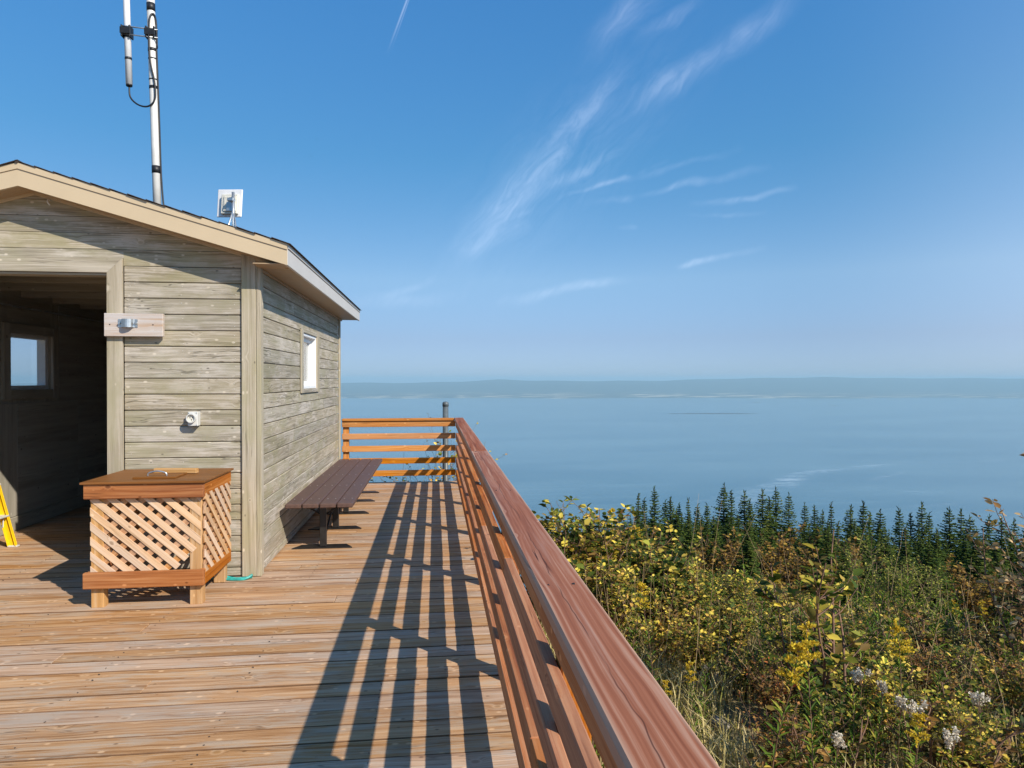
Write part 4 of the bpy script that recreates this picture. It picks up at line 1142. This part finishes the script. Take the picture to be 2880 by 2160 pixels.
def plant_meshes(name, gen, stem_m, leaf_m, top_m=None):
    out = [('stems', np_mesh(name + '_stems', [(gen[0][0], gen[0][1], 0)], [stem_m])), ('foliage', np_mesh(name + '_foliage', [(gen[1][0], gen[1][1], 0)], [leaf_m]))]
    if len(gen) > 2 and gen[2] is not None: out.append(('flower_head', np_mesh(name + '_flowers', [(gen[2][0], gen[2][1], 0)], [top_m])))
    return out


def plant(name, meshes, x, y, label, cat, group=None, rz=None, sc=1.0, z=None, names=None):
    rz = float(rng.uniform(0, 6.28)) if rz is None else rz
    o = bpy.data.objects.new(name, None); C.objects.link(o); o.empty_display_size = .1
    o.location = (x, y, float(gz(x, y)) if z is None else z); o.rotation_euler = (0, 0, rz); o.scale = (sc, sc, sc)
    tag(o, label, cat, group)
    for pn, me in meshes:
        c = bpy.data.objects.new((names or {}).get(pn, pn), me); C.objects.link(c); c.parent = o
    return o


# ------------------------------------------------------------------ shrubs
SH = {}
for k in range(3):
    SH['olive', k] = plant_meshes('olive_shrub', gen_shrub(100 + k, 1.0, .55, 15, 1300, .056, .037, sub=8), 'twig', 'leaf_olive')
    SH['yellow', k] = plant_meshes('yellow_shrub', gen_shrub(200 + k, 1.0, .5, 13, 1150, .056, .035, sub=8), 'twig', 'leaf_yellow')
    SH['russet', k] = plant_meshes('russet_shrub', gen_shrub(300 + k, .9, .5, 17, 1300, .045, .024, sub=8), 'twig', 'leaf_russet')
labels = {'olive': 'olive green shrub', 'yellow': 'yellow-leaved shrub', 'russet': 'russet twiggy shrub'}
def where_shrub(u, d):
    a = 'close beside the railing' if u < 1330 else 'between the railing and the sapling' if u < 1600 else 'around the sapling' if u < 1850 else 'below the birch bush' if u < 2060 else 'at the foot of the tall brown shrub'
    return a + ', ' + ('nearest rows' if d < 4.5 else 'front of the thicket' if d < 6.5 else 'middle of the thicket' if d < 9 else 'back edge of the thicket')
placed = []
tries = 0
while len(placed) < 285 and tries < 20000:
    tries += 1
    u = rng.uniform(1180, 2420); d = math.sqrt(rng.uniform(2.9 ** 2, 13.5 ** 2))
    x, y_ = at(u, d)
    if x < .95: continue
    near = d < 5.4
    if x < 1.45 + .25 * math.sin(y_ * 2.3) and y_ < 5.1: continue
    mind = .30 + .012 * d
    if any((x - a) ** 2 + (y_ - b_) ** 2 < mind * mind for a, b_ in placed): continue
    if u > 1400 and d > 9 and rng.random() < .1: continue
    placed.append((x, y_))
    pr = [.50, .38, .12] if u < 1600 else [.34, .34, .32]
    kd_ = ('olive', 'yellow', 'russet')[int(rng.choice(3, p=pr))]
    sc = float(rng.uniform(.75, 1.05)) * (.48 if d < 4.2 else .66 if near else 1.0)
    crest_v = float(np.interp(u, [1150, 1250, 1400, 1500, 1600, 1750, 1900, 2050, 2120, 2212, 2400], [1095, 1100, 1160, 1215, 1235, 1295, 1345, 1410, 1420, 1380, 1380])) + rng.uniform(-12, 40)
    room = zrow(crest_v, d) - float(gz(x, y_))
    if room < .3: placed.pop(); continue
    sc = min(sc, room / 1.0)
    plant(kd_ + '_shrub', SH[kd_, int(rng.integers(3))], x, y_, labels[kd_] + ' ' + where_shrub(u, d), 'shrub', kd_ + ' shrubs in the thicket', sc=sc)

# shrubs one can point to
def solo(name, gen, u, d, label, leaf, sc=1.0, cat='shrub', stem='twig', rz=None):
    x, y_ = at(u, d); return plant(name, plant_meshes(name, gen, stem, leaf), x, y_, label, cat, sc=sc, rz=rz)
solo('tall_shrub', gen_shrub(401, 1.34, .55, 15, 820, .056, .030, sub=7, bare=.3, flat=.9, wob=.12), 2245, 4.3, 'tall brown-leaved shrub with long bare shoots at the right edge of the picture', 'leaf_tan', sc=1.04, rz=2.2)
solo('birch_bush', gen_shrub(402, 2.15, .95, 18, 8000, .038, .027, sub=22, bare=.12), 1945, 11.4, 'fine-leaved pale green birch bush standing above the thicket before the spruces', 'leaf_birch', cat='bush', stem='bark')
solo('sapling', gen_shrub(403, 1.12, .40, 5, 330, .066, .042, sub=8, bare=.25, r0=.010, wob=.10), 1800, 3.5, 'slender reddish sapling with bare forked stem and sparse yellow-green leaves, nearest to the camera', 'leaf_yellow', cat='sapling')
crest = [(1172, 5.6, .93, 'small yellowing shrub showing just beyond the middle of the top rail'), (1235, 5.7, 1.06, 'leafy olive shrub whose upright shoots stand against the water right of the railing'),
         (1290, 5.9, 1.02, 'shrub with tall yellow-tipped shoots rising against the water'), (1360, 6.1, .86, 'broad yellow-green shrub left of the spruce belt'),
         (1300, 5.3, .62, 'low dark green shrub at the front of the thicket above the dry grass'), (1430, 5.6, .72, 'dense dark-leaved shrub behind the dry grass stems')]
for i, (u, d, h, lb) in enumerate(crest):
    solo('leafy_shrub', gen_shrub(420 + i, h, h * .5, 13, 900, .062, .042, sub=6), u, d, lb, 'leaf_yellow' if i in (0, 2, 3) else 'leaf_olive')
for i, (x, y_, h, lb) in enumerate([(-.86, 11.2, .0, 'green bush peeping above the far deck edge beside the bench end'), (-.42, 11.4, .0, 'small yellowing bush at the far deck edge left of the grey post'),
                                   (.10, 11.15, .16, 'thin twiggy shrub just left of the grey post behind the far railing'), (.18, 11.3, .22, 'yellow-leaved shrub growing behind the far corner of the railing')]):
    zb = float(gz(x, y_)); hh = h + .30 - zb if h else .17 - zb
    g_ = gen_shrub(440 + i, hh, .30, 14, 520, .062, .044, sub=5, bare=.72, wob=.09)
    plant('leafy_shrub', plant_meshes('leafy_shrub', g_, 'twig', 'leaf_yellow' if i != 0 else 'leaf_forb'), x, y_, lb, 'shrub')

# goldenrods and white flowers
def fit(u, v, h):
    """depth at which a plant of height h standing on the ground reaches picture row v in column u"""
    best = None
    for d in np.arange(2.6, 13, .05):
        x, y_ = at(u, d); e = abs(zrow(v, d) - (float(gz(x, y_)) + h))
        if best is None or e < best[0]: best = (e, d)
    return best[1]
GDM = [plant_meshes('goldenrod', gen_forb(500 + k, 1.0, 60, .085, .014, plume=1.0 + .15 * k), 'twig', 'leaf_forb', 'plume') for k in range(3)]
gold = [(1656, 1325, .85, 'large golden plume standing above the shrubs right of the grey stone'), (1756, 1352, .8, 'goldenrod left of the sapling stem'), (1675, 1232, .9, 'tall goldenrod high in the thicket below the spruces'),
        (1965, 1510, .62, 'goldenrod plume low right of the sapling'), (2129, 1300, .85, 'goldenrod below the tall brown shrub at right'), (2086, 1298, .85, 'twin of goldenrod plumes right of the birch bush'), (1445, 1447, .42, 'short faded goldenrod close to the top rail'),
        (1506, 1437, .48, 'pale goldenrod in the dry grass near the rail'), (2195, 1585, .5, 'goldenrod in the bottom right corner'),
        (1416, 1262, .7, 'wispy goldenrod before the dark shrub'), (1842, 1285, .8, 'goldenrod under the left side of the birch bush'),
        (1363, 1120, .95, 'bright goldenrod on top of the thicket against the spruces'), (1275, 1085, 1.0, 'goldenrod against the water above the railing'), (1395, 1128, .95, 'goldenrod beside the first spruces'),
        (1985, 1345, .75, 'goldenrod in front of the dark gap by the birch')]
for i, (u, v, h, lb) in enumerate(gold):
    d = fit(u, v, h); x, y_ = at(u, d)
    plant('goldenrod', GDM[i % 3], x, y_, lb, 'goldenrod', 'yellow goldenrods on the slope', sc=h)
WHM = [plant_meshes('white_flower', gen_forb(520 + k, .6, 40, .055, .008, fluff=.95), 'twig', 'leaf_forb', 'fluff') for k in range(2)]
wht = [(1732, 1354, 'white flower cluster left of the sapling'), (1862, 1432, 'large white flower cluster right of the sapling fork'), (1936, 1462, 'white flower cluster in the dark hollow'), (2067, 1616, 'white flowers at the bottom right'),
       (1769, 1570, 'small white flower at the sapling foot'), (2113, 1476, 'white flower cluster under the tall brown shrub'), (1880, 1458, 'drooping white flower head right of the sapling'), (1990, 1505, 'pale flower head in the hollow right of the sapling')]
for i, (u, v, lb) in enumerate(wht):
    h = .5; d = fit(u, v, h); x, y_ = at(u, d)
    for q in range(1):
        plant('white_flower', WHM[i % 2], x, y_, lb, 'flower', 'white flower clusters on the slope', sc=h / .66)

# stones
def stone(u, d, s_, label, sq=(1, .7, .5)):
    x, y_ = at(u, d); bm = bmesh.new(); bmesh.ops.create_icosphere(bm, subdivisions=2, radius=1)
    r_ = np.random.default_rng(int(u)); ks = unit(r_.normal(0, 1, (9, 3))); off = r_.uniform(.55, .85, 9)
    for v_ in bm.verts:
        p = np.array(v_.co)
        for kk, oo in zip(ks, off):
            e = p @ kk - oo
            if e > 0: p = p - kk * e
        v_.co = Vector((p[0] * sq[0] * s_, p[1] * sq[1] * s_, p[2] * sq[2] * s_))
    me = bpy.data.meshes.new('stone'); bm.to_mesh(me); bm.free(); me.materials.append(M['stone'])
    o = link('stone', me, None, loc(x, y_, float(gz(x, y_)) + s_ * .2, float(r_.uniform(0, 3)))); tag(o, label, 'stone', 'stones in the dry grass')
stone(1527, 4.35, .16, 'largest pale grey stone in the dry grass')
stone(1492, 4.3, .10, 'grey stone left against the largest stone')
stone(1420, 4.5, .11, 'dark stone half hidden by plants close to the railing')
stone(1560, 3.6, .07, 'small pale stone in the dry grass, nearest to the camera')

# undergrowth nobody could count: green stalks, dry stems, grass, dry litter
def scatter(name, gens, pos, scs, mats, label, top=False):
    parts = []
    for i, ((x, y_), s_) in enumerate(zip(pos, scs)):
        gq_ = gens[i % len(gens)]; a = rng.uniform(0, 6.28); ca, sa = math.cos(a), math.sin(a)
        rot = np.array([[ca, -sa, 0], [sa, ca, 0], [0, 0, 1]]) * s_
        z = float(gz(x, y_))
        for k, g_ in enumerate(gq_):
            if g_ is None: continue
            parts.append((g_[0] @ rot.T + np.array([x, y_, z]), g_[1], k))
    o = link(name, np_mesh(name, parts, mats)); return tag(o, label, kind='stuff')
fg = [gen_forb(600 + k, .36 + .05 * k, 42, .075, .013) for k in range(5)]
pos, scs = [], []
while len(pos) < 110:
    u = rng.uniform(1200, 2350); d = math.sqrt(rng.uniform(2.5 ** 2, 7 ** 2)); x, y_ = at(u, d)
    if x < .62 or (d > 5.2 and rng.random() < .6): continue
    if x < 1.5 and rng.random() < .35: continue
    pos.append((x, y_)); scs.append(rng.uniform(.55, 1.25))
scatter('undergrowth', fg, pos, scs, ['twig', 'leaf_forb'], 'tangle of narrow-leaved green stalks below the shrubs')
lg = [gen_shrub(640 + k, .38, .3, 10, 420, .032, .020, sub=5) for k in range(4)]
pos, scs = [], []
while len(pos) < 440:
    u = rng.uniform(1200, 2400); d = math.sqrt(rng.uniform(2.5 ** 2, 12.5 ** 2)); x, y_ = at(u, d)
    if x < .7: continue
    if u < 1640 and d < 5.4 and rng.random() < .9: continue
    pos.append((x, y_)); scs.append(rng.uniform(.6, 1.2))
scatter('low_brush', lg, pos[::2], scs[::2], ['twig', 'leaf_russet'], 'low russet brush filling the slope between the shrubs')
scatter('low_brush', lg, pos[1::2], scs[1::2], ['twig', 'leaf_olive'], 'low yellow-green brush filling the slope between the shrubs')
NG = 22000
u = rng.uniform(1150, 2400, NG); d = np.sqrt(rng.uniform(2.4 ** 2, 7.5 ** 2, NG)); x, y_ = at(u, d)
keep = (x > .52) & (np.sin(x * 4 + 1) * np.sin(y_ * 3.3) > -.55); x, y_ = x[keep], y_[keep]
# a belt of grass close under the railing too
xb = rng.uniform(.50, 1.6, 7000); yb = rng.uniform(2.2, 10.5, 7000); x = np.concatenate([x, xb]); y_ = np.concatenate([y_, yb])
n = len(x); Pt = np.stack([x, y_, gz(x, y_) - .01], 1); az = rng.uniform(0, 6.28, n)
hgt = rng.uniform(.07, .24, n) * (1 + .8 * (rng.random(n) < .06))
lean = np.stack([np.cos(az), np.sin(az), np.zeros(n)], 1) * rng.uniform(.15, .9, n)[:, None]
sd_ = np.stack([-np.sin(az), np.cos(az), np.zeros(n)], 1) * .0036
mid_ = Pt + (lean * .35 + np.array([0, 0, 1])) * hgt[:, None] * .55; tip_ = Pt + (lean + np.array([0, 0, .85])) * hgt[:, None]
GV = np.stack([Pt - sd_, Pt + sd_, mid_ + sd_ * .8, tip_, mid_ - sd_ * .8], 1).reshape(-1, 3)
GB = np.arange(n)[:, None] * 5
tag(link('grass', np_mesh('grass', [(GV, np.concatenate([GB + np.array([[0, 1, 2, 4]])]), 0), (GV, GB + np.array([[4, 2, 3]]), 0)], ['grass'])), 'dry straw-coloured grass between the railing and the shrubs', kind='stuff')
acc = ([], [])
for k in range(170):
    if k < 60: u, d = rng.uniform(1270, 1420), rng.uniform(4.4, 5.6)
    else: u, d = rng.uniform(1350, 2350), rng.uniform(3.0, 9)
    x, y_ = at(u, d)
    if x < .6: continue
    add_tube(acc, grow(rng, (x, y_, float(gz(x, y_)) - .02), (rng.normal(0, .25), rng.normal(0, .25), 1), rng.uniform(.3, .75) if d < 6 else rng.uniform(.6, 1.3), 6, .05, .02), .0024, .001, 3)
V, F = fin(acc)
tag(link('dry_stems', np_mesh('dry_stems', [(V, F, 0)], ['dryst'])), 'thin bleached dry stems standing among the grass and shrubs', kind='stuff')

# ------------------------------------------------------------------ spruce belt
SPG = [gen_spruce(700 + k, 8.0, (1.85, 2.15, 1.5, 2.35, 1.0, 1.9)[k], (1, 1.3, .8, 1, 2.2, 1.6)[k]) for k in range(6)]
SP = [[('trunk', np_mesh('spruce_trunk', [(a[0], a[1], 0)], ['sbark'])), ('crown', np_mesh('spruce_crown', [(b_[0], b_[1], 0)], ['needle']))] for a, b_ in SPG]
sky_trees = [(1379, 1070, 4), (1392, 1078, 2), (1415, 1055, 0), (1437, 1083, 2), (1450, 1078, 0), (1467, 1091, 2), (1486, 1078, 4), (1507, 1092, 2), (1528, 1090, 2), (1565, 1048, 0), (1580, 1061, 2), (1609, 1064, 5), (1622, 1082, 0),
             (1648, 1061, 5), (1676, 1055, 0), (1663, 1076, 2), (1705, 1067, 1), (1739, 1087, 0), (1760, 1096, 1), (1778, 1106, 2), (1797, 1088, 4), (1839, 1096, 1), (1864, 1087, 0), (1880, 1108, 2), (1902, 1103, 1), (1943, 1098, 3),
             (1968, 1110, 2), (1993, 1089, 5), (2008, 1110, 2), (2052, 1101, 3), (2077, 1104, 5), (2097, 1117, 1), (2138, 1117, 3), (2165, 1122, 1), (2192, 1126, 3), (2225, 1120, 0), (2262, 1125, 3)]
ordn = ['first', 'second', 'third', 'fourth', 'fifth', 'sixth', 'seventh', 'eighth', 'ninth', 'tenth', 'eleventh', 'twelfth', 'thirteenth', 'fourteenth', 'fifteenth', 'sixteenth', 'seventeenth', 'eighteenth', 'nineteenth', 'twentieth']
def ordinal(k): return ordn[k] if k < 20 else ('twenty-' + ordn[k - 20] if k < 29 else ('thirtieth' if k == 29 else 'thirty-' + ordn[k - 30]))
def spruce(u, v, d, kind, label, group):
    x, y_ = at(u, d); zb = float(gz(x, y_)); h = zrow(v, d) - zb
    if h < 2.2: return False
    o = plant('spruce', SP[kind], x, y_, label, 'spruce', group, sc=h / 8.0)
    fat = float(np.clip(7.5 / h, .95, 1.3)) * float(rng.uniform(.85, 1.2)); o.scale = (h / 8 * fat, h / 8 * fat, h / 8)
    return True
shape = {0: 'tall pointed', 1: 'broad dark', 2: 'slim', 3: 'wide bushy', 4: 'very thin', 5: 'ragged'}
sky_sorted = sorted(sky_trees)
for i, (u, v, k) in enumerate(sky_sorted):
    d = float(rng.uniform(44, 58))
    where = ('last at the right end' if i == len(sky_sorted) - 1 else ordinal(i) + ' from the left') + ' of the treetops against the water'
    spruce(u, v, d, k, f'{shape[k]} spruce, {where}', 'spruces whose tops stand against the water')
su = np.array([t[0] for t in sky_sorted]); svv = np.array([t[1] for t in sky_sorted])
cnt = 0; tries = 0; pts_ = []
while cnt < 275 and tries < 16000:
    tries += 1
    u = rng.uniform(1348, 2330); d = rng.uniform(16, 64) if rng.random() < .5 else rng.uniform(15, 34)
    vt = float(np.interp(u, [1345, 1500, 1600, 1750, 1900, 2212], [1099, 1108, 1112, 1122, 1136, 1146])) + rng.uniform(0, 1) ** 1.3 * (135 if u < 1850 else 270)
    if u < 1420: vt += 12
    x, y_ = at(u, d)
    if any((x - a) ** 2 + (y_ - b_) ** 2 < 1.7 for a, b_ in pts_): continue
    zb = float(gz(x, y_)); h = zrow(vt, d) - zb
    if not (1.7 < h < 8.5): continue
    if spruce(u, vt, d, int(rng.integers(6)), 'dark green spruce ' + ('low at the front' if d < 34 else 'in the middle' if d < 48 else 'at the back') + ' of the belt, ' + ('at its left end' if u < 1480 else 'behind the yellowing shrubs' if u < 1640 else 'below the tallest treetops' if u < 1740 else 'left of the birch bush' if u < 1860 else 'behind the birch bush' if u < 2040 else 'by the tall brown shrub'), 'spruces inside the belt'): cnt += 1; pts_.append((x, y_))
# rust-coloured small trees among the spruces
RU = [plant_meshes('rust_tree', gen_shrub(760 + k, 4.0, 2.0, 9, 2400, .15, .11, sub=16, bare=.25, r0=.03, wob=.14), 'bark', 'leaf_rust') for k in range(3)]
rust = [(1500, 1130), (1575, 1135), (1630, 1160), (1690, 1150), (1750, 1165), (1740, 1120), (1820, 1180), (2000, 1190), (2120, 1160), (2090, 1220), (1655, 1120), (1530, 1170), (1430, 1150), (1480, 1155), (1468, 1128), (1545, 1150), (1560, 1112), (1612, 1150), (1618, 1170), (1640, 1130), (1672, 1165), (1690, 1128), (1700, 1175), (1715, 1160), (1770, 1140), (1780, 1190), (1660, 1200), (1590, 1190), (1505, 1180), (1400, 1140), (2022, 1150), (2065, 1195),
        (2025, 1240), (2045, 1225), (2100, 1180), (1378, 1118), (1358, 1112), (1800, 1150), (2080, 1260)]
for i, (u, v) in enumerate(sorted(rust)[::2]):
    d = float(rng.uniform(16, 25)); x, y_ = at(u, d); zb = float(gz(x, y_)); h = zrow(v, d) - zb
    while h < 1.6 and d < 60: d += 2; x, y_ = at(u, d); zb = float(gz(x, y_)); h = zrow(v, d) - zb
    while h > 4.2 and d > 13.5: d -= .5; x, y_ = at(u, d); zb = float(gz(x, y_)); h = zrow(v, d) - zb
    o = plant('rust_tree', RU[i % 3], x, y_, f'small rust-brown leafy tree between the dark spruces, {ordinal(i)} from the left', 'tree', 'rust-brown trees between the spruces', sc=min(max(h, 1.5), 2.9) / 4.0, names={'stems': 'trunk', 'foliage': 'crown'})

# ------------------------------------------------------------------ birds
def bird(u, v, d, s_, label):
    x, y_ = at(u, d); p = Vector((x, y_, zrow(v, d)))
    V = [(0, -.5, 0), (0, -.3, .07), (-.08, 0, .02), (.08, 0, .02), (0, .1, .1), (0, .1, -.08), (0, .6, .02), (-.12, .75, 0), (.12, .75, 0), (-.5, -.05, .22), (-.95, .2, .12), (-.45, .25, .18), (.5, -.05, .22), (.95, .2, .12), (.45, .25, .18)]
    F = [(0, 1, 2), (0, 3, 1), (0, 2, 5), (0, 5, 3), (1, 4, 2), (1, 3, 4), (2, 4, 6), (3, 6, 4), (2, 6, 5), (3, 5, 6), (6, 7, 8), (2, 9, 11), (9, 10, 11), (3, 14, 12), (12, 14, 13), (2, 11, 4), (3, 4, 14)]
    me = bpy.data.meshes.new('bird'); me.from_pydata([(a * s_, b_ * s_, c_ * s_) for a, b_, c_ in V], [], F); me.materials.append(M['bird'])
    tag(link('bird', me, None, Matrix.Translation(p) @ Matrix.Rotation(u, 4, 'Z')), label, 'bird', 'small dark birds in flight')
bird(685, 302, 120, .28, 'small dark bird in the blue sky, upper of the two above the roof')
bird(673, 339, 120, .22, 'small dark bird in the blue sky, lower of the two above the roof')
bird(1470, 920, 150, .35, 'small dark bird flying low over the water')

# ------------------------------------------------------------------ air
m = bpy.data.materials.new('haze_air'); m.use_nodes = True; nt = NT(m.node_tree); nt.n.clear()
pv = nt.new('ShaderNodeVolumePrincipled'); oo_ = nt.new('ShaderNodeOutputMaterial'); nt.l.new(pv.outputs[0], oo_.inputs['Volume'])
pv.inputs['Color'].default_value = (.55, .845, 1.0, 1); pv.inputs['Density'].default_value = 5.0e-5; pv.inputs['Anisotropy'].default_value = 0.0
M['haze'] = m
bm = bmesh.new(); bmesh.ops.create_cube(bm, size=1)
for v_ in bm.verts: v_.co = Vector((v_.co.x * 122000, v_.co.y * 60000 + 23000, -602.5 + (v_.co.z + .5) * 750))
me = bpy.data.meshes.new('haze'); bm.to_mesh(me); bm.free(); me.materials.append(m)
tag(link('haze', me), 'pale blue haze over the water and the far coast', kind='stuff')
